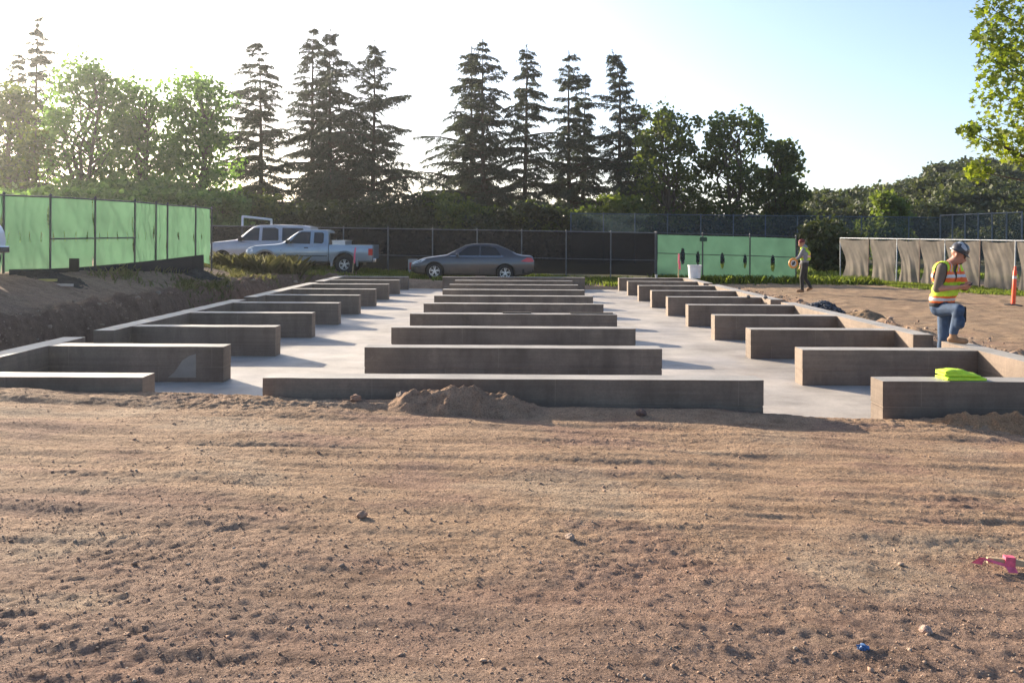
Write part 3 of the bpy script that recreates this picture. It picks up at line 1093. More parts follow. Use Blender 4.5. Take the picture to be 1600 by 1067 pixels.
# black mesh fence behind the vehicles, then the pale green screen
BF = []
for k, px in enumerate(np.arange(328, 1026, 69.6)):
    yd = 38.2 - 0.0026 * (px - 328)
    a = P(px, 352 + (px - 333) * 11 / 692, yd)
    BF.append((a.x, yd, a.z - 1.83, a.z))
fence('chain_link_fence', 'long chain-link fence with black windscreen behind the parked vehicles', BF, BLACKM, plain('weathered_steel', (0.16, 0.165, 0.17), 0.6, 0.4, var=0.2), 0.026, 0.36, True, wrinkle(5, 0.015), nx=10, nz=8)
GF = []
for px, pt in ((1026, 363), (1098, 365), (1172, 366.5), (1244, 369)):
    yd = 36.3 - (px - 1026) * 0.0045
    a = P(px, pt, yd)
    GF.append((a.x, yd, a.z - 1.84, a.z))
vent = {0: [(0.57, 0.5, 0.05, 0.2), (0.9, 0.46, 0.04, 0.17)], 1: [(0.42, 0.42, 0.045, 0.19), (0.9, 0.43, 0.035, 0.17)], 2: [(0.5, 0.4, 0.045, 0.2)]}
fence('green_screen_fence', 'short fence run with pale green windscreen cut by dark oval vents', GF, GREEN2, DKSTEEL, 0.028, 0.53, True, wrinkle(8, 0.02), lambda i: vent[i], nx=80, nz=40, drop=0.1)
q = P(1099, 374, GF[1][1] - 0.12)
mb = MB().box(-0.15, 0.15, -0.012, 0.012, -0.09, 0.09)
o = mb.build('small_sign', plain('dark_green_plate', (0.015, 0.06, 0.035), 0.5), None, bevel=0.004)
o.location = q
tag(o, 'small dark green plate hung on the pale green screen', 'sign')
# tan shade-cloth fence on the right
TF = []
ta, tb_ = np.array((14.75, 39.4)), np.array((18.75, 28.6))
PXS = [1313, 1358, 1402, 1438, 1477, 1532, 1587, 1636]
for px in PXS:
    # intersect the line of sight with the fence line
    k = (px - CXP) / FPX
    t_ = (ta[0] - k * ta[1]) / ((ta[0] - k * ta[1]) - (tb_[0] - k * tb_[1]))
    c = ta + (tb_ - ta) * t_
    a = P(px, 371.5 + (px - 1313) * 0.0137, c[1])
    TF.append((a.x, c[1], a.z - 1.85, a.z))


def tan_screen(i):
    r = np.random.default_rng(900 + i)
    return r


t = thing('shade_cloth_fence', 'right-hand temporary fence hung with torn tan shade cloth', 'fence', (TF[0][0], TF[0][1], TF[0][2]))
off = Vector(t.location)
for i, (x, y, z0, z1) in enumerate(TF):
    lean = -0.05 if i else 0
    o = MB().tube([(x + lean, y - 0.02, z0 - 0.2), (x, y, z1)], 0.026, 8).build('post', STEEL if i % 2 == 0 else RUST, t, sm=50)
    o.location = -off
for i in range(len(TF) - 1):
    a, b = TF[i], TF[i + 1]
    o = MB().tube([(a[0], a[1], a[3] - 0.02), (b[0], b[1], b[3] - 0.02)], 0.024, 8).build('rail', STEEL, t, sm=50)
    o.location = -off
    r = np.random.default_rng(900 + i)
    nx, nz = 44, 30
    S, T = np.meshgrid(np.linspace(0, 1, nx), np.linspace(0, 1, nz))
    l0, r0 = r.uniform(0.0, 0.07), r.uniform(0.0, 0.02)      # gaps beside the posts
    pinch = r.uniform(0.05, 0.24)
    left = l0 + pinch * (np.sin((1 - T) * 2.6) ** 2)
    right = 1 - r0 - 0.06 * (1 - T) * r.uniform(0, 1)
    SS = left + (right - left) * S
    ax, bx = np.array(a[:2]), np.array(b[:2])
    d = bx - ax
    nn = np.array((d[1], -d[0])) / np.linalg.norm(d)
    fold = 0.05 * np.sin(S * math.pi) * (1 - T) + 0.09 * (1 - T) ** 1.5 * perlin(S * 4 + i * 7 + T * 1.5, T * 0.8, 31) + 0.012 * perlin(S * 9 + T * 4, T * 2 + i, 32)
    xy = ax + d * SS[..., None] + nn * (fold + 0.03)[..., None]
    zt = a[3] + (b[3] - a[3]) * SS - 0.06 - 0.05 * np.sin(S * math.pi) ** 2 * T
    zb = a[2] + (b[2] - a[2]) * SS + 0.06 + 0.10 * perlin(S * 2.5 + i * 4, 0.3 + 0 * S, 33)
    z = zb * (1 - T) + zt * T
    o = link('screen', np_mesh('screen', np.column_stack([xy[..., 0].ravel(), xy[..., 1].ravel(), z.ravel()]), grid_faces(nx, nz), TANM, sm=True), t)
    o.location = -off
a, b = TF[0], TF[2]
o = MB().tube([(a[0] + 0.1, a[1] - 0.06, a[3] - 0.1), (b[0], b[1] - 0.06, b[2] + 0.45)], 0.014, 6).build('brace', DKSTEEL, t, sm=50)
o.location = -off
# tall netting fences far back
BK = []
for px in [892, 943, 992, 1043, 1095, 1146, 1196, 1246, 1296, 1346, 1420, 1469]:
    a = P(px, 333 + (px - 892) * 0.0115, 60)
    BK.append((a.x, 60, -0.45, a.z))
fence('tall_netting_fence', 'tall ball-court fence with dark see-through netting beyond the black screen', BK, BLUEM, plain('blue_grey_post', (0.07, 0.095, 0.115), 0.6, 0.2), 0.045, None, True, None, None, nx=6, nz=6)
BK2 = []
e0, e1 = np.array((BK[-1][0], 60.0)), np.array((P(1596, 333, 52).x, 52.0))
for k in range(7):
    c = e0 + (e1 - e0) * k / 6
    BK2.append((c[0], c[1] - 0.05, -0.45, 3.05))
fence('tall_netting_fence', 'tall netting fence running towards the camera at the far right', BK2, BLUEM, plain('grey_post', (0.12, 0.14, 0.16), 0.6, 0.2), 0.05, None, True, None, None, nx=6, nz=6)
# goal frame behind the SUV
gt = thing('goal_frame', 'white goal frame standing behind the black fence above the SUV', 'goal', P(378, 380, 43))
q0, q1, q2 = P(379, 338.5, 43) - gt.location, P(424, 343.5, 46) - gt.location, P(424, 380, 46) - gt.location
MB().tube([(0, 0, -0.3), q0], 0.055, 8).build('post', WHITE, gt, sm=50)
MB().tube([q2, q1], 0.06, 8).build('post', WHITE, gt, sm=50)
MB().tube([q0, q1], 0.06, 8).build('crossbar', WHITE, gt, sm=50)

# ------------------------------------------------------------------ vehicles
class Car:
    """body lofted through cross-sections; x runs from the nose (0) to the tail, y across, z up from the road"""
    def __init__(s, L, W, zl, zb, zt, wp, tumble=0.42):
        s.L, s.hw, s.tumble = L, W / 2, tumble
        s.zl, s.zb, s.zt, s.wp = zl, zb, zt, wp

    def tab(s, t, x):
        return float(np.interp(x, [p[0] for p in t], [p[1] for p in t]))

    def sec(s, x):
        w = s.hw * s.tab(s.wp, x)
        zl, zb, zt = s.tab(s.zl, x), s.tab(s.zb, x), s.tab(s.zt, x)
        zt = max(zt, zb + 0.02)
        d = zt - zb
        wre = w * 0.95 - s.tumble * d * (1 if d > 0.2 else 0.6)
        ed = min(0.06, 0.4 * d)
        return [(w * 0.86, zl), (w * 0.965, zl + 0.07), (w, zl + 0.55 * (zb - zl)), (w * 0.985, zb - 0.07), (w * 0.95, zb),
                (wre, zt - ed), (wre * 0.93, zt - ed * 0.35), (wre * 0.6, zt - 0.004)], zt

    def side(s, x, z):
        pts, _ = s.sec(x)
        pts = pts[:6]
        return float(np.interp(z, [p[1] for p in pts], [p[0] for p in pts]))

    def body(s, parent, mat, wheels, wr, xs=None, x0=0.0, x1=None, name='body', n=64, cut_box=None):
        x1 = x1 if x1 is not None else s.L
        st = np.unique(np.concatenate([np.linspace(x0, x1, n), [p[0] for t in (s.zt, s.zb, s.zl, s.wp) for p in t if x0 <= p[0] <= x1]]))
        vs, fs = [], []
        for x in st:
            pts, zt = s.sec(x)
            ring = [(x, -y, z) for y, z in pts] + [(x, 0, zt)] + [(x, y, z) for y, z in reversed(pts)]
            vs += ring
        k = 17
        for i in range(len(st) - 1):
            for j in range(k):
                a, b = i * k + j, i * k + (j + 1) % k
                fs.append((a, b, b + k, a + k))
        fs += [tuple(reversed(range(k))), tuple((len(st) - 1) * k + j for j in range(k))]
        o = MB().add(vs, fs).build(name, [mat, TRIMBK], parent, sm=32)
        cuts = []
        for (wx, wz) in wheels:
            c = MB().lathe([(0.001, -s.hw - 0.3), (wr, -s.hw - 0.3), (wr, -s.hw + 0.30), (0.001, -s.hw + 0.30)], 28, axis='Y', c=(wx, 0, wz)).build('cut', TRIMBK)
            cuts.append(c)
            c = MB().lathe([(0.001, s.hw - 0.30), (wr, s.hw - 0.30), (wr, s.hw + 0.3), (0.001, s.hw + 0.3)], 28, axis='Y', c=(wx, 0, wz)).build('cut', TRIMBK)
            cuts.append(c)
        if cut_box:
            cuts.append(MB().box(*cut_box).build('cut', TRIMBK))
        for c in cuts:
            bmh = bmesh.new()
            bmh.from_mesh(c.data)
            bmesh.ops.remove_doubles(bmh, verts=bmh.verts, dist=0.002)
            bmesh.ops.recalc_face_normals(bmh, faces=bmh.faces)
            bmh.to_mesh(c.data)
            bmh.free()
            m = o.modifiers.new('cut', 'BOOLEAN')
            m.operation = 'DIFFERENCE'
            m.solver = 'EXACT'
            m.object = c
        par = o.parent
        o.parent = None
        bpy.context.view_layer.update()
        dg = bpy.context.evaluated_depsgraph_get()
        me = bpy.data.meshes.new_from_object(o.evaluated_get(dg))
        o.modifiers.clear()
        o.data = me
        me.polygons.foreach_set('use_smooth', [True] * len(me.polygons))
        me.set_sharp_from_angle(angle=R(32))
        o.parent = par
        for c in cuts:
            bpy.data.objects.remove(c)
        return o

    def patch(s, name, poly, mat, parent, sides=(-1, 1), off=0.006, thick=0.02, dens=3):
        """a panel lying on the flank: outline in (x, z)"""
        out = []
        for sd in sides:
            pts = []
            for i, (x, z) in enumerate(poly):
                x2, z2 = poly[(i + 1) % len(poly)]
                for k in range(dens):
                    pts.append((x + (x2 - x) * k / dens, z + (z2 - z) * k / dens))
            n = len(pts)
            vs = [(x, sd * (s.side(x, z) + off), z) for x, z in pts] + [(x, sd * (s.side(x, z) + off - thick), z) for x, z in pts]
            fs = [tuple(range(n))] + [(i, i + n, (i + 1) % n + n, (i + 1) % n) for i in range(n)]
            out.append(MB().add(vs, fs).build(name, mat, parent, sm=30))
        return out

    def top(s, name, xa, xb, frac, mat, parent, off=0.006, n=8):
        vs, fs = [], []
        for i in range(n + 1):
            x = xa + (xb - xa) * i / n
            pts, zt = s.sec(x)
            wre = pts[5][0] * frac
            for j in range(7):
                t = -1 + 2 * j / 6
                vs.append((x, wre * t, zt + off - (zt - pts[5][1]) * 0.55 * abs(t) ** 3))
        for i in range(n):
            for j in range(6):
                a = i * 7 + j
                fs.append((a, a + 1, a + 8, a + 7))
        return MB().add(vs, fs).build(name, mat, parent, sm=60)


def wheel(parent, x, y, z, r, rim, width, out, spokes=5, rimm=None):
    w = bpy.data.objects.new('wheel', None)
    COL.objects.link(w)
    w.parent = parent
    w.location = (x, y, z)
    h = width / 2
    MB().lathe([(rim * 0.9, -h), (r * 0.93, -h), (r, -h * 0.7), (r, h * 0.7), (r * 0.93, h), (rim * 0.9, h)], 32, axis='Y').build('tyre', RUBBER, w, sm=40)
    mb = MB()
    mb.lathe([(rim * 0.98, out * h * 0.9), (rim * 0.86, out * h * 0.86), (rim * 0.84, out * h * 0.2)], 28, axis='Y')
    mb.lathe([(0.001, out * h * 0.15), (rim * 0.9, out * h * 0.15)], 20, axis='Y', m=1)
    mb.lathe([(0.001, out * h * 0.95), (rim * 0.2, out * h * 0.95), (rim * 0.24, out * h * 0.5)], 14, axis='Y')
    for k in range(spokes):
        a = 2 * math.pi * k / spokes + 0.3
        ca, sa = math.cos(a), math.sin(a)
        for q in (-1, 1):
            da = q * 0.10
            p0 = (rim * 0.15 * math.cos(a + da * 3), rim * 0.15 * math.sin(a + da * 3))
            p1 = (rim * 0.88 * math.cos(a + da * 1.6), rim * 0.88 * math.sin(a + da * 1.6))
            nx, nz = -(p1[1] - p0[1]), (p1[0] - p0[0])
            l = math.hypot(nx, nz)
            nx, nz = nx / l * rim * 0.06, nz / l * rim * 0.06
            y0, y1 = out * h * 0.6, out * h * 0.9
            vs = [(p0[0] + nx, y1, p0[1] + nz), (p0[0] - nx, y1, p0[1] - nz), (p1[0] - nx, y1, p1[1] - nz), (p1[0] + nx, y1, p1[1] + nz)]
            vs += [(a_, y0, c_) for a_, b_, c_ in vs]
            mb.add(vs, [(0, 1, 2, 3), (0, 4, 5, 1), (1, 5, 6, 2), (2, 6, 7, 3), (3, 7, 4, 0)])
    mb.build('rim', [rimm or ALLOY, TRIMBK], w, sm=30)
    return w


def carpaint(name, c, metal=0.55):
    t = NT(name)
    v = t.coord()
    f = t.noise(v, 3, 4)
    col = t.ramp(f, [(0.3, tuple(x * 0.92 for x in c)), (0.7, tuple(x * 1.05 for x in c))])
    # road dust low on the body
    tc = t.n('ShaderNodeTexCoord')
    sx_ = t.n('ShaderNodeSeparateXYZ')
    t.l(tc.outputs['Object'], sx_.inputs[0])
    du = t.n('ShaderNodeMapRange')
    du.inputs['From Min'].default_value = 0.55
    du.inputs['From Max'].default_value = 0.2
    t.l(sx_.outputs['Z'], du.inputs['Value'])
    m_ = t.n('ShaderNodeMath', operation='MULTIPLY')
    t.l(du.outputs[0], m_.inputs[0])
    t.l(t.noise(v, 5, 5), m_.inputs[1])
    col = t.mix(col, (0.22, 0.17, 0.12), m_.outputs[0])
    return t.done(t.bsdf(col, 0.32, metal, None, 0.5, 0.7))


def seat_on_ground(x, y, slope_x=0.022):
    return (x, y, gz(x, y))


# --- grey sedan, nose to the left
CY = 33.7
cx0, cx1 = P(640, 420, CY - 0.9).x, P(834, 420, CY - 0.9).x
SC = (cx1 - cx0) / 4.80
PAINT_S = carpaint('grey_metallic_paint', (0.075, 0.074, 0.078), 0.5)
sed = thing('sedan', 'grey metallic four-door sedan parked side-on behind the foundation', 'car', (cx0, CY, -0.185), (0, R(1.3), 0))
sed.scale = (SC, SC, SC)
c = Car(4.80, 1.82,
        [(0, .30), (.25, .20), (.9, .19), (4.1, .20), (4.5, .26), (4.8, .36)],
        [(0, .56), (.15, .66), (.6, .78), (1.2, .86), (2.4, .92), (3.6, .97), (4.3, .98), (4.7, .94), (4.8, .80)],
        [(0, .58), (.15, .70), (.5, .83), (1.0, .92), (1.38, .98), (1.75, 1.18), (2.1, 1.37), (2.45, 1.44), (2.9, 1.455), (3.3, 1.43), (3.7, 1.29), (4.1, 1.10), (4.3, 1.045), (4.65, 1.03), (4.75, .98), (4.8, .84)],
        [(0, .70), (.12, .82), (.4, .93), (1.0, .99), (2.4, 1.0), (3.9, .985), (4.5, .93), (4.72, .86), (4.8, .80)], 0.44)
WZ = .325
c.body(sed, PAINT_S, [(.95, WZ), (3.69, WZ)], .385)
for wx in (.95, 3.69):
    for sd_ in (-1, 1):
        wheel(sed, wx, sd_ * 0.79, WZ, .325, .225, .21, sd_, 5)
c.patch('window', [(1.72, .945), (1.80, .99), (2.2, 1.29), (2.45, 1.345), (2.66, 1.35), (2.66, .955)], GLASSDK, sed)
c.patch('window', [(2.72, .96), (2.72, 1.35), (3.05, 1.345), (3.3, 1.28), (3.52, 1.0), (3.5, .975)], GLASSDK, sed)
c.top('windshield', 1.45, 2.15, .9, GLASSDK, sed)
c.top('rear_window', 3.42, 4.18, .88, GLASSDK, sed)
c.patch('belt_trim', [(1.5, .915), (1.55, .935), (3.6, .985), (3.6, .965)], CHROME, sed, dens=8, off=0.012)
c.patch('headlight', [(.03, .60), (.15, .68), (.5, .79), (.62, .79), (.45, .68), (.1, .57)], CLEARL, sed, off=0.03, thick=0.06)
c.patch('taillight', [(4.28, .80), (4.52, .95), (4.72, .93), (4.79, .80), (4.6, .78)], REDL, sed, off=0.05, thick=0.09)
c.patch('door_seam', [(1.52, .3), (1.50, .88), (1.515, .88), (1.535, .3)], TRIMBK, sed, off=0.003)
c.patch('door_seam', [(2.69, .3), (2.69, .93), (2.706, .93), (2.706, .3)], TRIMBK, sed, off=0.003)
c.patch('door_handle', [(2.42, .80), (2.42, .83), (2.62, .835), (2.62, .805)], PAINT_S, sed, off=0.03, thick=.03)
c.patch('door_handle', [(3.32, .83), (3.32, .86), (3.50, .865), (3.50, .835)], PAINT_S, sed, off=0.03, thick=.03)
c.patch('bumper_trim', [(4.35, .33), (4.35, .50), (4.76, .50), (4.76, .42)], TRIMBK, sed, off=0.008)
c.patch('bumper_trim', [(.06, .40), (.06, .43), (.28, .44), (.28, .41)], CHROME, sed, off=0.014)
for sd_ in (-1, 1):
    MB().lathe([(0.001, -.07), (.05, -.06), (.075, 0), (.05, .05), (0.001, .06)], 12, axis='X', c=(1.83, sd_ * 0.95, .99)).build('mirror', PAINT_S, sed, sm=60)
MB().box(4.785, 4.80, -.26, .26, .62, .76).build('licence_plate', WHITE, sed)

# --- silver extended-cab pickup, nose to the left
PY = 34.3
px0, px1 = P(382, 400, PY - 0.85).x, P(581, 400, PY - 0.85).x
SC = (px1 - px0) / 4.95
PAINT_P = carpaint('silver_blue_paint', (0.27, 0.32, 0.36), 0.5)
pk = thing('pickup_truck', 'silver extended-cab pickup truck with bed toolbox, parked by the black fence', 'pickup', (px0, PY, -0.0), (0, R(0.6), 0))
pk.scale = (SC, SC, SC)
WZ = .37
cab = Car(4.95, 1.76,
          [(0, .50), (.2, .42), (.9, .40), (3.3, .42), (4.95, .46)],
          [(0, .82), (.1, .90), (.4, 1.0), (1.3, 1.06), (3.3, 1.10), (4.95, 1.12)],
          [(0, .88), (.12, .98), (.4, 1.06), (1.25, 1.14), (1.45, 1.20), (1.85, 1.52), (2.05, 1.66), (2.3, 1.72), (3.05, 1.72), (3.17, 1.68), (3.2, 1.60), (3.26, 1.14), (4.95, 1.14)],
          [(0, .84), (.1, .92), (.4, .98), (1.0, 1.0), (4.8, 1.0), (4.95, .98)], 0.26)
cab.body(pk, PAINT_P, [(.80, WZ)], .47, x1=3.24, n=46)
bed = Car(4.95, 1.76, cab.zl, [(0, 1.09), (4.95, 1.11)], [(0, 1.125), (4.95, 1.145)], cab.wp, 0.1)
bed.body(pk, PAINT_P, [(3.88, WZ)], .47, x0=3.262, x1=4.95, name='cargo_bed', n=18, cut_box=(3.34, 4.90, -.72, .72, .62, 1.6))
for wx in (.80, 3.88):
    for sd_ in (-1, 1):
        wheel(pk, wx, sd_ * 0.76, WZ, .375, .225, .24, sd_, 5)
        # arch flare
        mb = MB()
        n = 16
        vs, fs = [], []
        for k in range(n + 1):
            a = R(-8) + R(196) * k / n
            for (rr, yy) in ((.46, .885), (.54, .905), (.545, .86)):
                vs.append((wx + rr * math.cos(a), sd_ * yy, WZ + rr * math.sin(a)))
        for k in range(n):
            for j in range(2):
                q = k * 3 + j
                fs.append((q, q + 1, q + 4, q + 3))
        mb.add(vs, fs).build('fender_flare', PAINT_P, pk, sm=50)
cab.patch('window', [(1.66, 1.16), (1.72, 1.2), (2.02, 1.56), (2.16, 1.62), (2.52, 1.62), (2.52, 1.15)], GLASSDK, pk)
cab.patch('window', [(2.66, 1.18), (2.66, 1.6), (2.98, 1.6), (3.04, 1.55), (3.04, 1.22), (2.98, 1.17)], GLASSDK, pk)
cab.top('windshield', 1.50, 2.08, .88, GLASSDK, pk)
MB().box(3.205, 3.235, -.55, .55, 1.24, 1.58, mat=Matrix.Translation((0.025, 0, 0))).build('rear_window', GLASSDK, pk, bevel=0.01)
cab.patch('door_seam', [(2.60, .48), (2.60, 1.1), (2.615, 1.1), (2.615, .48)], TRIMBK, pk, off=0.003)
cab.patch('door_seam', [(1.40, .55), (1.40, 1.05), (1.415, 1.05), (1.415, .55)], TRIMBK, pk, off=0.003)
cab.patch('side_moulding', [(1.35, .66), (1.35, .69), (3.2, .70), (3.2, .67)], TRIMBK, pk, off=0.012, dens=6)
cab.patch('door_handle', [(2.30, .98), (2.30, 1.02), (2.46, 1.02), (2.46, .98)], TRIMBK, pk, off=0.02)
cab.patch('headlight', [(.05, .80), (.1, .92), (.28, .95), (.3, .82)], CLEARL, pk, off=0.01)
MB().box(-.06, .1, -.82, .82, .50, .66).build('front_bumper', CHROME, pk, bevel=0.02)
MB().box(4.97, 5.10, -.80, .80, .48, .62).build('rear_bumper', CHROME, pk, bevel=0.02)
MB().box(4.945, 4.975, -.70, .70, .66, 1.12).build('tailgate', PAINT_P, pk, bevel=0.008)
for sd_ in (-1, 1):
    MB().box(4.80, 4.965, sd_ * .80 - .09, sd_ * .80 + .09, .74, 1.0).build('taillight', REDL, pk, bevel=0.015)
    MB().box(1.62, 1.78, sd_ * .98 - .07, sd_ * .98 + .07, 1.14, 1.30).build('mirror', TRIMBK, pk, bevel=0.02)
mb = MB()
mb.box(3.36, 3.86, -.70, .70, 1.0, 1.27)
mb.box(3.34, 3.88, -.71, .71, 1.27, 1.30)
mb.build('toolbox', plain('tread_plate', (0.55, 0.56, 0.57), 0.35, 0.8), pk, bevel=0.006)

# --- white SUV half hidden behind the pickup
SY = 36.35
sx0 = P(316, 400, SY - 1.0).x
PAINT_W = carpaint('pearl_white_paint', (0.40, 0.385, 0.40), 0.3)
suv = thing('suv', 'white full-size SUV half hidden between the green fence and the pickup', 'suv', (sx0, SY, 0.0), (0, R(0.5), 0))
suv.scale = (0.87, 1, 1)
WZ = .38
sv = Car(5.2, 1.98,
         [(0, .50), (.3, .40), (4.6, .42), (5.2, .52)],
         [(0, .86), (.12, .98), (.5, 1.10), (1.5, 1.16), (5.0, 1.18), (5.2, 1.1)],
         [(0, .92), (.12, 1.06), (.5, 1.16), (1.45, 1.26), (1.62, 1.32), (2.0, 1.62), (2.25, 1.80), (2.5, 1.87), (3.4, 1.90), (4.6, 1.88), (4.9, 1.82), (5.1, 1.3), (5.2, 1.12)],
         [(0, .80), (.1, .9), (.5, .98), (1.0, 1.0), (4.8, 1.0), (5.2, .93)], 0.24)
sv.body(suv, PAINT_W, [(.90, WZ), (3.92, WZ)], .46)
for wx in (.90, 3.92):
    for sd_ in (-1, 1):
        wheel(suv, wx, sd_ * 0.86, WZ, .38, .23, .25, sd_, 6)
sv.patch('window', [(1.66, 1.235), (1.75, 1.28), (2.1, 1.60), (2.32, 1.74), (2.58, 1.75), (2.58, 1.23)], GLASSDK, suv)
sv.patch('window', [(2.72, 1.235), (2.72, 1.75), (3.3, 1.76), (3.46, 1.7), (3.5, 1.28), (3.46, 1.235)], GLASSDK, suv)
sv.patch('window', [(3.66, 1.24), (3.64, 1.76), (4.6, 1.75), (4.8, 1.3), (4.78, 1.24)], GLASSDK, suv)
sv.top('windshield', 1.62, 2.28, .9, GLASSDK, suv)
sv.patch('door_seam', [(2.64, .5), (2.64, 1.2), (2.655, 1.2), (2.655, .5)], TRIMBK, suv, off=0.003)
sv.patch('headlight', [(.06, .90), (.12, 1.0), (.36, 1.05), (.36, .92)], CLEARL, suv, off=0.01)
sv.patch('taillight', [(4.98, .9), (4.96, 1.25), (5.06, 1.2), (5.12, .9)], REDL, suv, off=0.01)
for sd_ in (-1, 1):
    MB().box(1.68, 1.84, sd_ * 1.07 - .08, sd_ * 1.07 + .08, 1.2, 1.38).build('mirror', TRIMBK, suv, bevel=0.02)
MB().box(-.05, .12, -.85, .85, .5, .72).build('front_bumper', PAINT_W, suv, bevel=0.03)

# --- white truck whose nose shows at the left frame edge
VY = 15.2
vx = P(10.5, 420, VY + 0.75).x
tk = thing('work_truck', 'white truck nose and front wheel cut off by the left frame edge', 'truck', (vx, VY, gz(vx - 0.6, VY) + 0.02), (0, 0, R(180)))
tk.scale = (0.88, 0.88, 0.88)
WZ = .40
tv = Car(4.6, 1.9,
         [(0, .55), (.1, .45), (.5, .42), (4.6, .45)],
         [(0, .90), (.1, 1.0), (.4, 1.08), (4.6, 1.14)],
         [(0, .96), (.08, 1.10), (.3, 1.19), (.9, 1.26), (1.1, 1.32), (1.6, 1.75), (1.85, 1.86), (3.4, 1.88), (4.4, 1.86), (4.6, 1.2)],
         [(0, .86), (.1, .93), (.4, 1.0), (4.6, 1.0)], 0.24)
tv.body(tk, plain('white_vehicle_paint', (0.72, 0.72, 0.73), 0.3, coat=0.5, var=0.04), [(.56, WZ), (3.6, WZ)], .47)
for wx in (.56, 3.6):
    for sd_ in (-1, 1):
        wheel(tk, wx, sd_ * 0.83, WZ, .40, .22, .25, sd_, 6, plain('brown_wheel', (0.09, 0.05, 0.04), 0.6))
tv.patch('window', [(1.2, 1.2), (1.55, 1.6), (1.75, 1.72), (2.6, 1.74), (2.6, 1.2)], GLASSDK, tk)
tv.top('windshield', 1.12, 1.75, .9, GLASSDK, tk)
tv.patch('headlight', [(.04, .93), (.08, 1.03), (.3, 1.07), (.3, .95)], CLEARL, tk, off=0.01)
MB().box(-.07, .08, -.84, .84, .52, .66).build('front_bumper', CHROME, tk, bevel=0.02)

# ------------------------------------------------------------------ people
def cap_mesh(bm, a, b, ra, rb):
    tmp = bmesh.new()
    for p, q in ((a, ra), (b, rb)):
        bmesh.ops.create_icosphere(tmp, subdivisions=2, radius=q, matrix=Matrix.Translation(Vector(p)))
    r_ = bmesh.ops.convex_hull(tmp, input=list(tmp.verts))
    dead = [g for g in r_['geom_interior'] if isinstance(g, bmesh.types.BMVert)]
    bmesh.ops.delete(tmp, geom=dead, context='VERTS')
    bmesh.ops.recalc_face_normals(tmp, faces=tmp.faces)
    me_ = bpy.data.meshes.new('t')
    tmp.to_mesh(me_)
    tmp.free()
    bm.from_mesh(me_)
    bpy.data.meshes.remove(me_)


def fuse(name, prims, voxel, mats, parent, smooth_it=4, off=Vector((0, 0, 0))):
    """one continuous skin around tapered limbs; prims: (a, b, ra, rb, material index)"""
    bm = bmesh.new()
    for (a, b, ra, rb, m) in prims:
        cap_mesh(bm, Vector(a) - off, Vector(b) - off, ra, rb)
    me_ = bpy.data.meshes.new(name)
    bm.to_mesh(me_)
    bm.free()
    o = link(name, me_)
    md = o.modifiers.new('r', 'REMESH')
    md.mode = 'VOXEL'
    md.voxel_size = voxel
    ms = o.modifiers.new('s', 'SMOOTH')
    ms.iterations = smooth_it
    ms.factor = 0.5
    bpy.context.view_layer.update()
    dg = bpy.context.evaluated_depsgraph_get()
    new = bpy.data.meshes.new_from_object(o.evaluated_get(dg))
    o.modifiers.clear()
    o.data = new
    new.materials.clear()
    for x in mats:
        new.materials.append(x)
    n = len(new.polygons)
    ce = np.empty(n * 3)
    new.polygons.foreach_get('center', ce)
    ce = ce.reshape(-1, 3)
    best = np.full(n, 1e9)
    idx = np.zeros(n, int)
    for (a, b, ra, rb, m) in prims:
        a_, b_ = np.array(Vector(a) - off), np.array(Vector(b) - off)
        d = b_ - a_
        t_ = np.clip(((ce - a_) @ d) / (d @ d + 1e-12), 0, 1)
        dist = np.linalg.norm(ce - a_ - t_[:, None] * d, axis=1) - (ra + (rb - ra) * t_)
        w = dist < best
        best[w] = dist[w]
        idx[w] = m
    new.polygons.foreach_set('material_index', idx.astype(np.int32))
    new.polygons.foreach_set('use_smooth', [True] * n)
    o.parent = parent
    return o


def shell(name, src, test, colour, mats, parent, thick=0.012):
    """clothing that follows the body: faces of the body where test() holds, pushed outwards"""
    bm = bmesh.new()
    bm.from_mesh(src.data)
    bm.faces.ensure_lookup_table()
    dead = [f for f in bm.faces if not test(f.calc_center_median(), f.normal, f.material_index)]
    bmesh.ops.delete(bm, geom=dead, context='FACES')
    bm.normal_update()
    for v in bm.verts:
        v.co += v.normal * thick
    for f in bm.faces:
        f.material_index = colour(f.calc_center_median(), f.normal)
        f.smooth = True
    ext = bmesh.ops.solidify(bm, geom=list(bm.faces), thickness=0.006)
    me_ = bpy.data.meshes.new(name)
    bm.to_mesh(me_)
    bm.free()
    for m in mats:
        me_.materials.append(m)
    return link(name, me_, parent)


SKIN = plain('skin', (0.40, 0.19, 0.13), 0.55, var=0.12, scale=14)
DENIM = plain('blue_denim', (0.045, 0.075, 0.13), 0.85, var=0.35, scale=9, bump=0.3)
BRSHIRT = plain('brown_shirt', (0.13, 0.10, 0.075), 0.85, var=0.2)
BOOT = plain('tan_boot', (0.26, 0.15, 0.08), 0.75, var=0.25)
HAIR = plain('dark_hair', (0.03, 0.02, 0.015), 0.7)
LIME = plain('lime_fabric', (0.52, 0.74, 0.05), 0.8, var=0.18, scale=11, bump=0.3)
ORANGE = plain('orange_fabric', (0.88, 0.16, 0.03), 0.65, var=0.08)
SILVER = plain('reflective_tape', (0.55, 0.54, 0.52), 0.4, 0.3)
GREYHOOD = plain('grey_hoodie', (0.26, 0.26, 0.27), 0.9, var=0.15)
DKPANT = plain('dark_trousers', (0.035, 0.032, 0.03), 0.85, var=0.3)
REDCAP = plain('dark_red_cap', (0.16, 0.02, 0.02), 0.8)


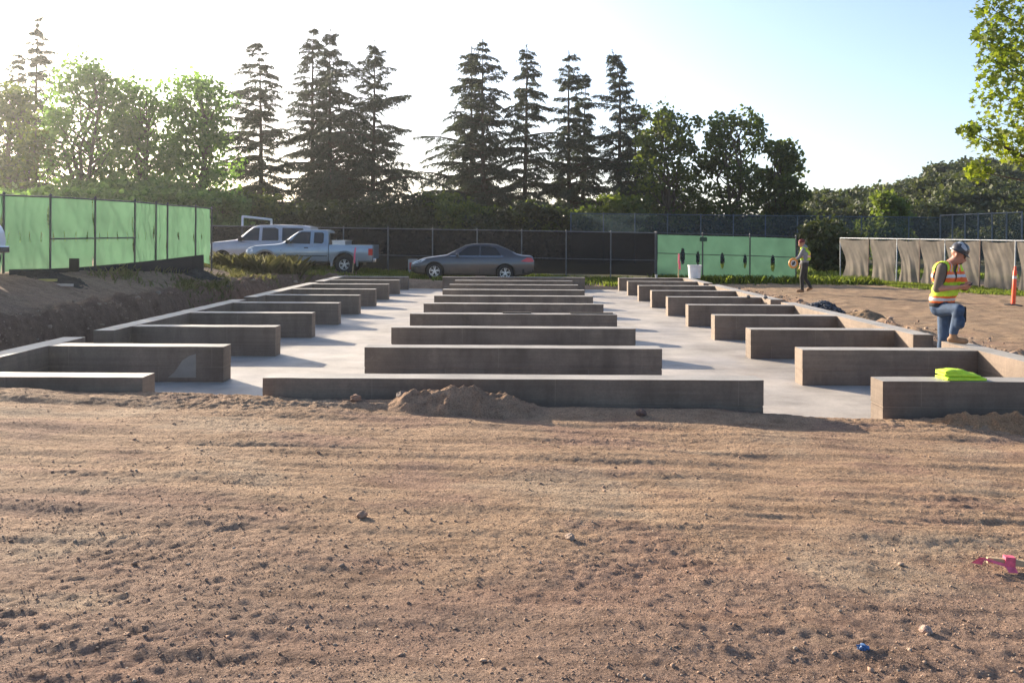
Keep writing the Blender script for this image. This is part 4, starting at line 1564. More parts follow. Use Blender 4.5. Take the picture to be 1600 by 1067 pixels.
def hand(parent, wrist, d, palm_n, off, curl=0.8, s=1.0):
    """palm with four unequal bent fingers and a thumb from its side"""
    d = Vector(d).normalized()
    nrm = Vector(palm_n)
    nrm = (nrm - d * nrm.dot(d)).normalized()
    sd_ = d.cross(nrm)
    w = Vector(wrist)
    pr = []
    pc = w + d * 0.05 * s
    for k in (-1, 0, 1):
        pr.append((w + sd_ * 0.012 * k, w + d * 0.085 * s + sd_ * 0.026 * k * s, 0.016 * s, 0.013 * s, 0))
    for k, ln in zip((-1.5, -0.5, 0.5, 1.5), (0.066, 0.078, 0.074, 0.056)):
        a = w + d * 0.088 * s + sd_ * 0.019 * k * s
        b = a + (d * math.cos(curl * 0.5) + nrm * math.sin(curl * 0.5)) * ln * 0.5 * s
        e = b + (d * math.cos(curl * 1.3) + nrm * math.sin(curl * 1.3)) * ln * 0.5 * s
        pr += [(a, b, 0.0092 * s, 0.0085 * s, 0), (b, e, 0.0085 * s, 0.007 * s, 0)]
    a = w + d * 0.03 * s - sd_ * 0.028 * s
    b = a + (d * 0.7 - sd_ * 0.5 + nrm * 0.5).normalized() * 0.035 * s
    e = b + (d * 0.9 + nrm * 0.5).normalized() * 0.028 * s
    pr += [(a, b, 0.011 * s, 0.010 * s, 0), (b, e, 0.010 * s, 0.008 * s, 0)]
    return fuse('hand', pr, 0.0045, [SKIN], parent, 2, off)


def face_parts(mbprims, hc, fd, side, s=1.0):
    """skull, jaw, nose, ears along the direction the face looks"""
    up = fd.cross(side) * -1 if fd.cross(side).z < 0 else fd.cross(side)
    up.normalize()
    q = [(hc + up * 0.03 - fd * 0.02, hc + up * 0.025 + fd * 0.02, 0.088 * s, 0.086 * s, 3),
         (hc - up * 0.03 + fd * 0.025, hc - up * 0.075 + fd * 0.05, 0.068 * s, 0.045 * s, 3),
         (hc + fd * 0.095 + up * 0.0, hc + fd * 0.118 - up * 0.035, 0.011, 0.017, 3),
         (hc + fd * 0.09 - up * 0.068, hc + fd * 0.092 - up * 0.068, 0.022, 0.022, 3),
         (hc + side * 0.088 - fd * 0.01, hc + side * 0.09 - fd * 0.012 - up * 0.03, 0.018, 0.013, 3),
         (hc - side * 0.088 - fd * 0.01, hc - side * 0.09 - fd * 0.012 - up * 0.03, 0.018, 0.013, 3),
         (hc + fd * 0.078 + up * 0.022 + side * 0.035, hc + fd * 0.078 + up * 0.022 - side * 0.035, 0.02, 0.02, 3)]
    return q, up


# --- worker with one boot up on the wall, reading a phone
b0 = Vector((6.02, 12.28, SLABZ))
V3 = Vector
F1 = V3((0.62, -0.78, 0)).normalized()
S1 = V3((-F1.y, F1.x, 0))                # towards his left
pel = V3((6.0, 12.25, .46))
hipR, hipL = pel - S1 * .09 + V3((0, 0, -.02)), pel + S1 * .09 + V3((0, 0, -.02))
kneR, ankR = V3((6.03, 11.84, .47)), V3((5.985, 11.90, .10))
kneL, ankL = V3((6.03, 12.27, .02)), V3((6.02, 12.34, -.36))
che = V3((6.03, 12.21, .90))
nek = V3((6.055, 12.17, 1.07))
hc = V3((6.145, 12.10, 1.205))
shR, shL = nek - S1 * .195 + V3((0, 0, -.05)), nek + S1 * .195 + V3((0, 0, -.05))
elR, wrR = V3((5.815, 12.02, .735)), V3((6.03, 11.865, .765))
elL, wrL = V3((6.29, 12.20, .75)), V3((6.19, 11.93, .775))
hd = V3((0.80, -0.42, -0.45)).normalized()
hs = V3((0.46, 0.88, 0)).normalized()
man = thing('person', 'worker in lime vest and hard hat, one boot on the wall, reading a phone', 'person', b0)
toeR = V3((0.72, -0.69, 0)).normalized()
pr = [
    (pel - S1 * .085, pel + S1 * .085, .125, .125, 0),
    (pel - S1 * .08 + V3((0, 0, .12)), pel + S1 * .08 + V3((0, 0, .12)), .122, .122, 1),
    (pel - S1 * .08 + F1 * .04 + V3((0, 0, .24)), pel + S1 * .08 + F1 * .04 + V3((0, 0, .24)), .128, .128, 1),
    (che - S1 * .10, che + S1 * .10, .135, .135, 1),
    (che - S1 * .11 + V3((0, 0, .09)), che + S1 * .11 + V3((0, 0, .09)), .11, .11, 1),
    (nek - S1 * .13 - V3((0, 0, .03)), nek + S1 * .13 - V3((0, 0, .03)), .075, .075, 1),
    (nek, hc - V3((.03, 0, .06)), .062, .058, 3),
    (shR, elR, .075, .056, 1), (elR + (shR - elR) * .12, elR, .052, .047, 3), (elR, wrR, .048, .03, 3),
    (shL, elL, .075, .056, 1), (elL + (shL - elL) * .12, elL, .052, .047, 3), (elL, wrL, .048, .03, 3),
    (hipR, kneR, .105, .075, 0), (kneR, ankR + V3((0, 0, .05)), .074, .058, 0), (kneR - V3((0, 0, .15)), kneR - V3((0, 0, .2)), .078, .074, 0),
    (hipL, kneL, .105, .075, 0), (kneL, ankL + V3((0, 0, .03)), .074, .058, 0),
    (ankR + V3((0, 0, .02)), ankR + V3((0, 0, -.05)), .052, .048, 2), (ankR + V3((0, 0, -.05)) - toeR * .04, ankR + V3((0, 0, -.056)) + toeR * .15, .045, .042, 2),
    (ankL, ankL + V3((0, 0, -.05)), .052, .048, 2), (ankL + V3((0, 0, -.052)) - toeR * .04, ankL + V3((0, 0, -.056)) + toeR * .15, .043, .040, 2),
]
fp, hup = face_parts(None, hc, hd, hs)
pr += fp
# goatee
pr += [(hc - hup * .085 + hd * .085, hc - hup * .10 + hd * .075, .024, .024, 4)]
body = fuse('body', pr, 0.0135, [DENIM, BRSHIRT, BOOT, SKIN, HAIR], man, 3, b0)


def vest_test(c_, n_, mi):
    w = c_ + b0
    if mi != 1 or w.z < 0.535 or w.z > 1.10:
        return False
    rel = w - V3((nek.x, nek.y, 0))
    s_ = rel.dot(S1)
    f_ = rel.dot(F1)
    if abs(s_) > 0.205:                      # sleeves stay bare
        return False
    if f_ > 0.02 and abs(s_) < (w.z - 0.80) * 0.26 and w.z > 0.80:
        return False                          # open V at the neck
    return True


def vest_col(c_, n_):
    w = c_ + b0
    s_ = (w - V3((nek.x, nek.y, 0))).dot(S1)
    if w.z < 0.565 or 0.6 < w.z < 0.63:
        return 1
    if 0.565 <= w.z < 0.6:
        return 2
    if 0.825 < w.z < 0.975:
        return 2 if 0.89 < w.z < 0.93 else 1
    if w.z >= 0.975 and 0.07 < abs(s_) < 0.15:
        return 2 if 0.095 < abs(s_) < 0.125 else 1
    return 0


shell('vest', body, vest_test, vest_col, [LIME, ORANGE, SILVER], man, 0.016)
# belt and pouch
belt = MB()
belt.lathe([(.155, -.03), (.163, -.02), (.163, .02), (.155, .03)], 20)
o = belt.build('belt', BLKFAB, man, sm=60)
o.location = pel + V3((0, 0, .045)) - b0
o.scale = (1.3, 0.95, 1)
o.rotation_euler = (0, 0, math.atan2(S1.y, S1.x))
o = MB().box(-.05, .05, -.035, .035, -.11, .11).build('tool_pouch', BLKFAB, man, bevel=0.015)
o.location = V3((6.20, 12.10, .38)) - b0
# hard hat with stickers
t = NT('stickered_hard_hat')
v_ = t.coord()
vo = t.n('ShaderNodeTexVoronoi')
vo.inputs['Scale'].default_value = 16.0
t.l(v_, vo.inputs['Vector'])
sp_ = t.n('ShaderNodeSeparateColor')
t.l(vo.outputs['Color'], sp_.inputs[0])
HATM = t.done(t.bsdf(t.ramp(sp_.outputs[0], [(0.0, (0.03, 0.03, 0.035)), (0.62, (0.035, 0.035, 0.04)), (0.64, (0.4, 0.4, 0.4)), (0.74, (0.36, 0.36, 0.37)), (0.76, (0.08, 0.12, 0.2)), (0.86, (0.03, 0.03, 0.03)), (1.0, (0.2, 0.2, 0.19))]), 0.35, coat=0.3))
hat = MB()
hat.lathe([(.117, -.005), (.118, .03), (.108, .075), (.08, .112), (.04, .132), (.002, .138)], 24)
hat.lathe([(.112, -.008), (.135, -.014), (.136, -.006), (.115, .004)], 24)
brim = [(.105 * math.cos(a), .105 * math.sin(a)) for a in np.linspace(-1.0, 1.0, 9)]
vs = [(x, y, -.006) for x, y in brim] + [(x + .055 * max(0.1, math.cos(a * 1.3)), y, -.018) for (x, y), a in zip(brim, np.linspace(-1, 1, 9))]
vs += [(x, y, z - .006) for x, y, z in vs]
hat.add(vs, [(i, i + 1, i + 10, i + 9) for i in range(8)] + [(i + 18, i + 27, i + 28, i + 19) for i in range(8)] + [(i + 9, i + 10, i + 28, i + 27) for i in range(8)])
o = hat.build('hard_hat', HATM, man, sm=50)
m3 = Matrix((hd, hup.cross(hd), hup)).transposed()
o.matrix_local = Matrix.Translation(hc + hup * 0.045 - hd * 0.006 - b0) @ m3.to_4x4()
mb = MB()
for q in (-1, 1):
    c_ = hc + hd * 0.095 + hup * 0.012 + hs * 0.035 * q - b0
    mb.lathe([(.001, -.004), (.026, -.004), (.026, .004), (.001, .004)], 10, axis='X')
    mb.v[-40:] = [tuple(c_ + m3 @ V3(p_)) for p_ in mb.v[-40:]]
mb.build('glasses', GLASSDK, man, sm=40)
hand(man, wrR, V3((.55, -.45, .08)), V3((.3, .55, .7)), b0, 0.9, 1.15)
hand(man, wrL, V3((-.25, -.55, .05)), V3((-.3, .2, .8)), b0, 0.9, 1.15)
ph = MB().box(-.075, .075, -.038, .038, -.006, .006).build('phone', BLKFAB, None, bevel=0.003)
ph.location = (6.115, 11.825, .805)
ph.rotation_euler = (R(18), R(-8), R(-38))
tag(ph, 'black phone held by the worker standing on the wall', 'phone')

# --- worker walking left along the green screen with a tape reel
p2 = P(1253, 457, 28.5)
b2 = V3((p2.x, 28.5, gz(p2.x, 28.5) + 0.01))
SCL = 1.0


def Q(px, py, dy=0.0):
    return P(px, py, 28.5 + dy)


F2 = V3((-0.93, 0.36, 0)).normalized()
S2 = V3((-F2.y, F2.x, 0))
pel2 = Q(1257.5, 413)
zz = b2.z
che2, nek2, hc2 = Q(1259, 397), Q(1255.5, 387.5), Q(1253.0, 380.5)
hipN, hipF = pel2 - S2 * -.08, pel2 + S2 * -.08
walk = thing('person', 'worker in lime vest, grey hoodie and red cap walking left past the green screen', 'person', b2)
kneN, ankN = Q(1252.5, 434, -.06), Q(1253.5, 452.3, -.06)
kneF, ankF = Q(1258, 435, .1), Q(1266.5, 449, .1)
t2 = V3((-.95, .3, 0)).normalized()
pr = [
    (pel2 - S2 * .08, pel2 + S2 * .08, .125, .125, 0),
    (pel2 - S2 * .08 + V3((0, 0, .13)), pel2 + S2 * .08 + V3((0, 0, .13)), .135, .135, 1),
    (che2 - S2 * .11, che2 + S2 * .11, .14, .14, 1),
    (che2 - S2 * .1 - V3((0, 0, .12)), che2 + S2 * .1 - V3((0, 0, .12)), .14, .14, 1),
    (nek2 - S2 * .13 - V3((0, 0, .04)), nek2 + S2 * .13 - V3((0, 0, .04)), .08, .08, 1),
    (nek2 - F2 * .05 + V3((0, 0, .02)), nek2 - F2 * .02 + V3((0, 0, .05)), .085, .08, 1),
    (nek2, hc2, .06, .06, 3),
    (hipN, kneN, .105, .072, 0), (kneN, ankN, .07, .055, 0),
    (hipF, kneF, .105, .072, 0), (kneF, ankF, .07, .055, 0),
    (ankN - V3((0, 0, .02)), ankN - V3((0, 0, .055)) + t2 * .15, .05, .042, 2), (ankN - V3((0, 0, .055)) - t2 * .03, ankN - V3((0, 0, .06)) + t2 * .14, .045, .042, 2),
    (ankF, ankF - V3((0, 0, .08)) + t2 * .10, .05, .042, 2), (ankF - V3((0, 0, .03)) - t2 * .03, ankF - V3((0, 0, .09)) + t2 * .1, .045, .042, 2),
]
shN, shF = nek2 + S2 * .2 - V3((0, 0, .07)), nek2 - S2 * .2 - V3((0, 0, .07))
shN, shF = (shN, shF) if shN.y < shF.y else (shF, shN)
elN, wrN = Q(1248.5, 402.5, -.12), Q(1241, 407.0, -.1)
elF, wrF = shF + V3((.02, .05, -.28)), shF + V3((-.1, .02, -.48))
pr += [(shN, elN, .066, .052, 1), (elN, wrN, .05, .04, 1), (shF, elF, .075, .058, 1), (elF, wrF, .056, .042, 1)]
hd2 = V3((-.92, .25, -.28)).normalized()
hs2 = V3((.26, .96, 0)).normalized()
fp, up2 = face_parts(None, hc2, hd2, hs2)
body2 = fuse('body', pr + fp, 0.016, [DKPANT, GREYHOOD, BOOT, SKIN], walk, 3, b2)


def v2t(c_, n_, mi):
    w = c_ + b2
    rel = w - V3((che2.x, che2.y, 0))
    return mi == 1 and pel2.z + .14 < w.z < nek2.z + 0.01 and abs(rel.dot(S2)) < .215


def v2c(c_, n_):
    w = c_ + b2
    h_ = w.z - pel2.z
    if .22 < h_ < .30:
        return 1 if not .245 < h_ < .275 else 2
    if abs((w - V3((che2.x, che2.y, 0))).dot(S2)) > .10 and h_ > .3 and n_.dot(F2) < 0.6 and abs((w - V3((che2.x, che2.y, 0))).dot(S2)) < .16:
        return 1
    return 0


shell('vest', body2, v2t, v2c, [LIME, ORANGE, SILVER], walk, 0.018)
cp = MB()
cp.lathe([(.103, -.01), (.104, .03), (.09, .075), (.05, .10), (.002, .106)], 18)
o = cp.build('cap', REDCAP, walk, sm=60)
m3 = Matrix((hd2, up2.cross(hd2), up2)).transposed()
o.matrix_local = Matrix.Translation(hc2 + up2 * 0.035 - hd2 * .008 - b2) @ m3.to_4x4()
hand(walk, wrN, V3((-.6, -.1, -.6)), V3((0, .8, 0)), b2, 1.1, 1.1)
hand(walk, wrF, V3((-.2, 0, -.9)), V3((-.8, 0, 0)), b2, 0.7, 1.1)
# tape reel
rp = Q(1239.5, 411.5, -.16)
reel = thing('tape_reel', 'round orange measuring reel carried by the walking worker', 'reel', rp, (0, 0, R(14)))
OREEL = plain('amber_plastic', (0.72, 0.30, 0.06), 0.5)
MB().lathe([(.10, -.02), (.165, -.02), (.172, 0), (.165, .02), (.10, .02), (.10, -.02)], 26, axis='Y').build('rim', OREEL, reel, sm=40)
MB().lathe([(.002, -.012), (.10, -.012), (.10, .012), (.002, .012)], 20, axis='Y').build('drum', WHITE, reel, sm=40)
MB().box(-.018, .018, -.03, -.012, -.075, .075, mat=Matrix.Rotation(R(35), 4, 'Y')).build('crank', BLKFAB, reel)
MB().lathe([(.045, -.028), (.06, -.028), (.06, -.014), (.045, -.014)], 14, axis='Y').build('hub', BLKFAB, reel, sm=40)

# ------------------------------------------------------------------ soil piles
def pile(name, label, cat, x, y, hgt, sx_, sy_, tint, seed, rough=0.05, extra=(), fn=5.0):
    n = 90
    g = np.linspace(-1, 1, n)
    X, Y = np.meshgrid(g * sx_ * 2.2, g * sy_ * 2.2)
    rr = np.hypot(X / sx_, Y / sy_)
    z = hgt * np.exp(-rr ** 1.7 * 0.9)
    for (ex, ey, eh, es) in extra:
        z = z + eh * np.exp(-(((X - ex) / es) ** 2 + ((Y - ey) / (es * 0.8)) ** 2))
    lump = np.clip(fbm(X * fn, Y * fn, 4, seed), -0.5, 2)
    fade = 1 - smooth((rr - 1.1) / 0.9)
    z = z + rough * lump * fade + rough * 0.5 * np.clip(fbm(X * fn * 3, Y * fn * 3, 3, seed + 5), -0.3, 1) * fade
    gx_, gy_ = X + x, Y + y
    z = z + H0(gx_, np.minimum(gy_, RIM_Y - 0.02) if y < 9 else gy_) - 0.035 * (1 - fade) - 0.02
    me_ = np_mesh(name, np.column_stack([gx_.ravel(), gy_.ravel(), z.ravel()]), grid_faces(n, n), SOIL, sm=True)
    add_soil(me_, 1.0, tint)
    return tag(link(name, me_), label, cat)


pile('dirt_mound', 'brown dirt mound heaped against the nearest middle beam', 'dirt pile', -0.42, 8.34, 0.22, .42, .22, (0.38, 0.25, 0.165), 21, 0.05, ((-.55, -.05, .07, .3), (.55, 0, .05, .35)))
pile('dirt_mound', 'reddish dirt mound at the right, before the wall with the folded vest', 'dirt pile', 4.72, 8.38, 0.095, .40, .18, (0.42, 0.25, 0.14), 24, 0.04, ((-.6, 0, .04, .3),))
q = P(1290, 480, 19.5)
pile('gravel_pile', 'small dark grey gravel pile beside the right foundation wall', 'gravel pile', q.x, 19.5, 0.20, .38, .3, (0.085, 0.085, 0.095), 27, 0.06, fn=9)
q = P(1352, 495, 17.3)
pile('dirt_pile', 'low brown dirt pile just in front of the grey gravel pile', 'dirt pile', q.x, 17.3, 0.22, .55, .4, (0.27, 0.19, 0.12), 29, 0.03)
q = P(312, 412, 23.8)
pile('dirt_pile', 'dark earth heap at the far corner of the left green fence', 'dirt pile', q.x, 23.7, 0.22, .55, .35, (0.07, 0.065, 0.06), 31, 0.06)
q = P(85, 425, 17.9)
pile('dirt_pile', 'dark low earth heap at the foot of the left green fence', 'dirt pile', q.x, 17.8, 0.12, .5, .35, (0.08, 0.07, 0.06), 33, 0.05)


# ------------------------------------------------------------------ stones
def stone_verts(r, n):
    """n small angular stones as one vertex/face set (unit size)"""
    t = (1 + 5 ** 0.5) / 2
    base = np.array([(-1, t, 0), (1, t, 0), (-1, -t, 0), (1, -t, 0), (0, -1, t), (0, 1, t), (0, -1, -t), (0, 1, -t), (t, 0, -1), (t, 0, 1), (-t, 0, -1), (-t, 0, 1)]) / 1.9
    fc = np.array([(0, 11, 5), (0, 5, 1), (0, 1, 7), (0, 7, 10), (0, 10, 11), (1, 5, 9), (5, 11, 4), (11, 10, 2), (10, 7, 6), (7, 1, 8), (3, 9, 4), (3, 4, 2), (3, 2, 6), (3, 6, 8), (3, 8, 9), (4, 9, 5), (2, 4, 11), (6, 2, 10), (8, 6, 7), (9, 8, 1)])
    V = base[None] * (1 + 0.28 * r.standard_normal((n, 12, 1)))
    V = V * r.uniform(0.6, 1.25, (n, 1, 3)) * np.array((1, 1, 0.72))
    a = r.uniform(0, 6.28, n)
    ca, sa = np.cos(a)[:, None], np.sin(a)[:, None]
    x, y = V[..., 0].copy(), V[..., 1].copy()
    V[..., 0], V[..., 1] = x * ca - y * sa, x * sa + y * ca
    F = fc[None] + 12 * np.arange(n)[:, None, None]
    return V, F.reshape(-1, 3)


def stonemat(name, stops):
    t = NT(name)
    g = t.n('ShaderNodeNewGeometry')
    col = t.ramp(g.outputs['Random Per Island'], stops)
    v = t.coord()
    f = t.noise(v, 60, 4)
    col = t.mix(col, t.ramp(f, [(0.3, (0.75, 0.75, 0.75)), (0.7, (1.15, 1.15, 1.15))]), 1.0, 'MULTIPLY')
    return t.done(t.bsdf(col, 0.9, spec=0.2, normal=t.bump(f, 0.5, 0.005)))


STONE = stonemat('pebbles', [(0.0, (0.24, 0.16, 0.115)), (0.5, (0.31, 0.205, 0.145)), (0.8, (0.36, 0.26, 0.19)), (0.95, (0.32, 0.25, 0.19)), (1.0, (0.40, 0.33, 0.26))])
r = np.random.default_rng(55)
N = 12000
yy = 2.6 + (8.5 - 2.6) * r.random(N) ** 1.25
xx = r.uniform(-0.66, 0.66, N) * (yy + 0.6)
clump = fbm(xx * 1.1, yy * 1.5, 3, 71) + 0.6 * smooth((5.8 - yy) / 1.5)
keep = clump + r.normal(0, 0.35, N) > 0.0
xx, yy = xx[keep], yy[keep]
n = len(xx)
sz = np.clip(0.0021 * (1 / (r.random(n) + 0.012)) ** 0.44, 0.002, 0.0135)
zz_ = H0(xx, yy) + Hn(xx, yy)
V, F = stone_verts(r, n)
V = V * sz[:, None, None] + np.stack([xx, yy, zz_ + sz * 0.25], 1)[:, None, :]
o = link('gravel', np_mesh('gravel', V.reshape(-1, 3), F, STONE))
tag(o, 'pebbles and soil crumbs strewn over the foreground', 'gravel', kind='stuff')
# fine crumbs, eight faces each
N = 52000
yy = 2.5 + (8.6 - 2.5) * r.random(N) ** 1.15
xx = r.uniform(-0.66, 0.66, N) * (yy + 0.5)
keep = fbm(xx * 1.6, yy * 2.6, 3, 75) + 0.45 * smooth((5.9 - yy) / 1.5) + r.normal(0, 0.3, N) > 0.05
xx, yy = xx[keep], yy[keep]
n = len(xx)
sz = np.clip(0.0022 * (1 / (r.random(n) + 0.05)) ** 0.4, 0.002, 0.0085)
oc = np.array([(1, 0, 0), (-1, 0, 0), (0, 1, 0), (0, -1, 0), (0, 0, 1), (0, 0, -1)], float)
of = np.array([(0, 2, 4), (2, 1, 4), (1, 3, 4), (3, 0, 4), (2, 0, 5), (1, 2, 5), (3, 1, 5), (0, 3, 5)])
V = oc[None] * (1 + 0.35 * r.standard_normal((n, 6, 1))) * np.array((1.2, 1.1, 0.75)) + 0.25 * r.standard_normal((n, 6, 3))
V = V * sz[:, None, None] + np.stack([xx, yy, H0(xx, yy) + Hn(xx, yy) + sz * 0.15], 1)[:, None, :]
tag(link('soil_grains', np_mesh('soil_grains', V.reshape(-1, 3), (of[None] + 6 * np.arange(n)[:, None, None]).reshape(-1, 3), STONE)), 'fine soil crumbs over the whole foreground', 'soil', kind='stuff')
# crumbs along the bank, berm and piles
N = 5200
yy = np.concatenate([r.uniform(9, 31, N // 2), r.uniform(8.6, 30, N // 2)])
xx = np.concatenate([r.normal(-7.0, 0.45, N // 2), 6.3 + np.abs(r.normal(0, 0.9, N // 2))])
ok = (xx < -6.28) | (xx > 6.26)
xx, yy = xx[ok], yy[ok]
n = len(xx)
sz = np.clip(0.012 * (1 / (r.random(n) + 0.02)) ** 0.5, 0.01, 0.075)
V, F = stone_verts(r, n)
V = V * sz[:, None, None] + np.stack([xx, yy, H0(xx, yy) + sz * 0.3], 1)[:, None, :]
tag(link('soil_crumbs', np_mesh('soil_crumbs', V.reshape(-1, 3), F, STONE)), 'loose clods along the banks beside the foundation', 'clods', kind='stuff')
# stones of the grey gravel pile
q = P(1290, 480, 19.5)
n = 520
a, d = r.uniform(0, 6.28, n), np.abs(r.normal(0, 0.22, n))
xx, yy = q.x + d * np.cos(a) * 1.15, 19.5 + d * np.sin(a) * 0.9
V, F = stone_verts(r, n)
hh = 0.22 * np.exp(-((d / 0.34) ** 1.7) * 0.9)
V = V * r.uniform(0.02, 0.05, n)[:, None, None] + np.stack([xx, yy, H0(xx, yy) + hh], 1)[:, None, :]
GREYST = stonemat('grey_gravel', [(0.0, (0.05, 0.05, 0.055)), (0.6, (0.11, 0.11, 0.12)), (1.0, (0.2, 0.2, 0.21))])
tag(link('loose_gravel', np_mesh('loose_gravel', V.reshape(-1, 3), F, GREYST)), 'dark grey stones of the small gravel pile', 'gravel', kind='stuff')


def rock(label, px, py, Yd, size, colour, seed, z=None, group=None, cat='rock'):
    bm = bmesh.new()
    bmesh.ops.create_icosphere(bm, subdivisions=3, radius=1.0)
    rr = np.random.default_rng(seed)
    ph_ = rr.uniform(0, 20, 3)
    for v in bm.verts:
        c_ = v.co
        k = 1 + 0.25 * float(perlin(c_.x * 1.3 + ph_[0], c_.y * 1.3 + c_.z * 1.7 + ph_[1], 3)) + 0.1 * float(perlin(c_.x * 4 + ph_[2], c_.y * 4 + c_.z * 3, 4))
        v.co = Vector((c_.x * 1.1, c_.y * 0.9, c_.z * 0.75)) * k * size
    me_ = bpy.data.meshes.new('rock')
    bm.to_mesh(me_)
    bm.free()
    me_.materials.append(plain('rock_face', colour, 0.9, var=0.3, scale=20, bump=0.4))
    o = link('rock', me_)
    p_ = P(px, py, Yd)
    o.location = (p_.x, Yd, (float(H0(np.array([p_.x]), np.array([Yd]))[0] + Hn(np.array([p_.x]), np.array([Yd]))[0]) if z is None else z) + size * 0.45)
    o.rotation_euler = (0, 0, rr.uniform(0, 6))
    return tag(o, label, cat, group)


def ydepth(px, py, z=-0.25):
    dy = (py - HZP) - ROLL * (px - CXP)
    for _ in range(6):                       # settle on the real ground level there
        yd_ = FPX * (CAMZ - z) / dy
        z = float(H0(np.array([(px - CXP) * yd_ / FPX]), np.array([yd_]))[0])
    return FPX * (CAMZ - z) / dy


rock('angular grey-brown boulder beside the central dirt mound', 632, 622, 8.45, .085, (0.16, 0.12, 0.1), 1)
rock('reddish lump of earth left of the boulder by the mound', 556, 630, 8.4, .05, (0.3, 0.17, 0.11), 2)
rock('dark rounded rock before the middle of the nearest beam', 1002, 650, 8.25, .05, (0.12, 0.075, 0.06), 3)
rock('upright brown stone standing alone in the left foreground', 566, 806, ydepth(566, 808), .03, (0.3, 0.19, 0.13), 4)
rock('pale stone casting a shadow in the right foreground', 891, 838, ydepth(891, 840), .028, (0.33, 0.24, 0.18), 5)
rock('flat pinkish stone, largest near the blue scrap', 1446, 985, ydepth(1446, 987, -.35), .026, (0.4, 0.28, 0.22), 6)
rock('grey stone on top of the right wall, left of the pair', 1169, 462, 20.9, .05, (0.16, 0.15, 0.14), 7, 0.0)
rock('grey stone on top of the right wall, right of the pair', 1196, 463, 20.6, .055, (0.13, 0.13, 0.13), 8, 0.0)

# ------------------------------------------------------------------ small things lying about
# folded lime vest on the right wall
pv = P(1500, 588, 8.9)
fv = thing('folded_vest', 'folded lime green vest lying on the nearest right wall', 'vest', (pv.x, 8.88, 0.0))
for k, (w, d_, z0, h_, dx_, rz) in enumerate(((.40, .24, .003, .045, 0, 0.05), (.36, .22, .044, .035, -.03, -.06), (.27, .18, .074, .03, -.08, .12))):
    n1, n2 = 22, 14
    bm = bmesh.new()
    bmesh.ops.create_cube(bm, size=1)
    bmesh.ops.subdivide_edges(bm, edges=bm.edges[:], cuts=7, use_grid_fill=True)
    for v in bm.verts:
        c_ = v.co.copy()
        e = max(abs(c_.x), abs(c_.y)) * 2
        pf = 1 - 0.55 * max(0, e - 0.6) / 0.4
        nn = float(perlin(c_.x * 4 + k * 3, c_.y * 4 + 7, 9))
        v.co = Vector((c_.x * w * (1 + .05 * nn), c_.y * d_ * (1 + .08 * nn), z0 + (c_.z + .5) * h_ * pf * (1 + .4 * nn)))
        if c_.x > 0.2:
            v.co.z *= 1 - 0.5 * (c_.x - .2)
    me_ = bpy.data.meshes.new('fold')
    bm.to_mesh(me_)
    bm.free()
    me_.materials.append(LIME)
    me_.polygons.foreach_set('use_smooth', [True] * len(me_.polygons))
    o = link('fold', me_, fv)
    o.location = (dx_, 0, 0)
    o.rotation_euler = (0, 0, rz)
# white bucket on the far right corner
pb = P(1085.5, 434, 30.6)
bk = thing('bucket', 'white plastic bucket standing on the far right wall corner', 'bucket', (pb.x, 30.62, 0.002))
MB().lathe([(.002, 0), (.20, 0), (.235, .42), (.25, .42), (.25, .46), (.225, .46), (.19, .03), (.002, .03)], 24).build('tub', plain('white_plastic', (0.72, 0.7, 0.68), 0.5), bk, sm=40)
MB().tube([(.25 * math.cos(a), .01, .44 - .22 * math.sin(a)) for a in np.linspace(0, math.pi, 10)], .006, 5).build('handle', STEEL, bk, sm=60)
bk.scale = (1.0, 1.0, 1.0)
# stub pipe on the back wall
pp = P(1025.5, 434, 30.75)
mb = MB().tube([(0, 0, 0), (0, 0, .09)], .04, 10)
mb.lathe([(.05, .09), (.05, .115), (.002, .12)], 10)
o = mb.build('pipe_stub', plain('grey_pipe', (0.35, 0.36, 0.35), 0.6), None, sm=40)
o.location = (pp.x, 30.75, 0.0)
tag(o, 'short grey capped pipe on the far right back wall', 'pipe')


def stake(label, px, ptop, pbot, Yd, lean, colour, ribbon=True):
    a, b = P(px, pbot, Yd), P(px, ptop, Yd)
    h_ = b.z - a.z
    t_ = thing('survey_stake', label, 'stake', (a.x, Yd, gz(a.x, Yd) if pbot is None else a.z), (0, R(lean), 0))
    MB().box(-.02, .02, -.01, .01, -.15, h_).build('lath', plain('lath_wood', (0.42, 0.3, 0.17), 0.8), t_)
    if ribbon:
        mb = MB()
        mb.box(-.028, .028, -.016, .016, h_ * .62, h_ * .98)
        mb.add([(-.02, -.02, h_ * .7), (.05, -.05, h_ * .68), (.07, -.04, h_ * .35), (.0, -.03, h_ * .4)], [(0, 1, 2, 3)])
        mb.build('ribbon', colour, t_)
    return t_


PINK = plain('pink_ribbon', (0.72, 0.12, 0.19), 0.55, var=0.3, scale=30)
stake('wooden survey stake with pink ribbon before the pickup rear wheel', 550.5, 386, 426, 32.6, 7, PINK)
stake('wooden survey stake with pink top before the green screen', 1060, 396, 436, 31.6, 1, PINK)
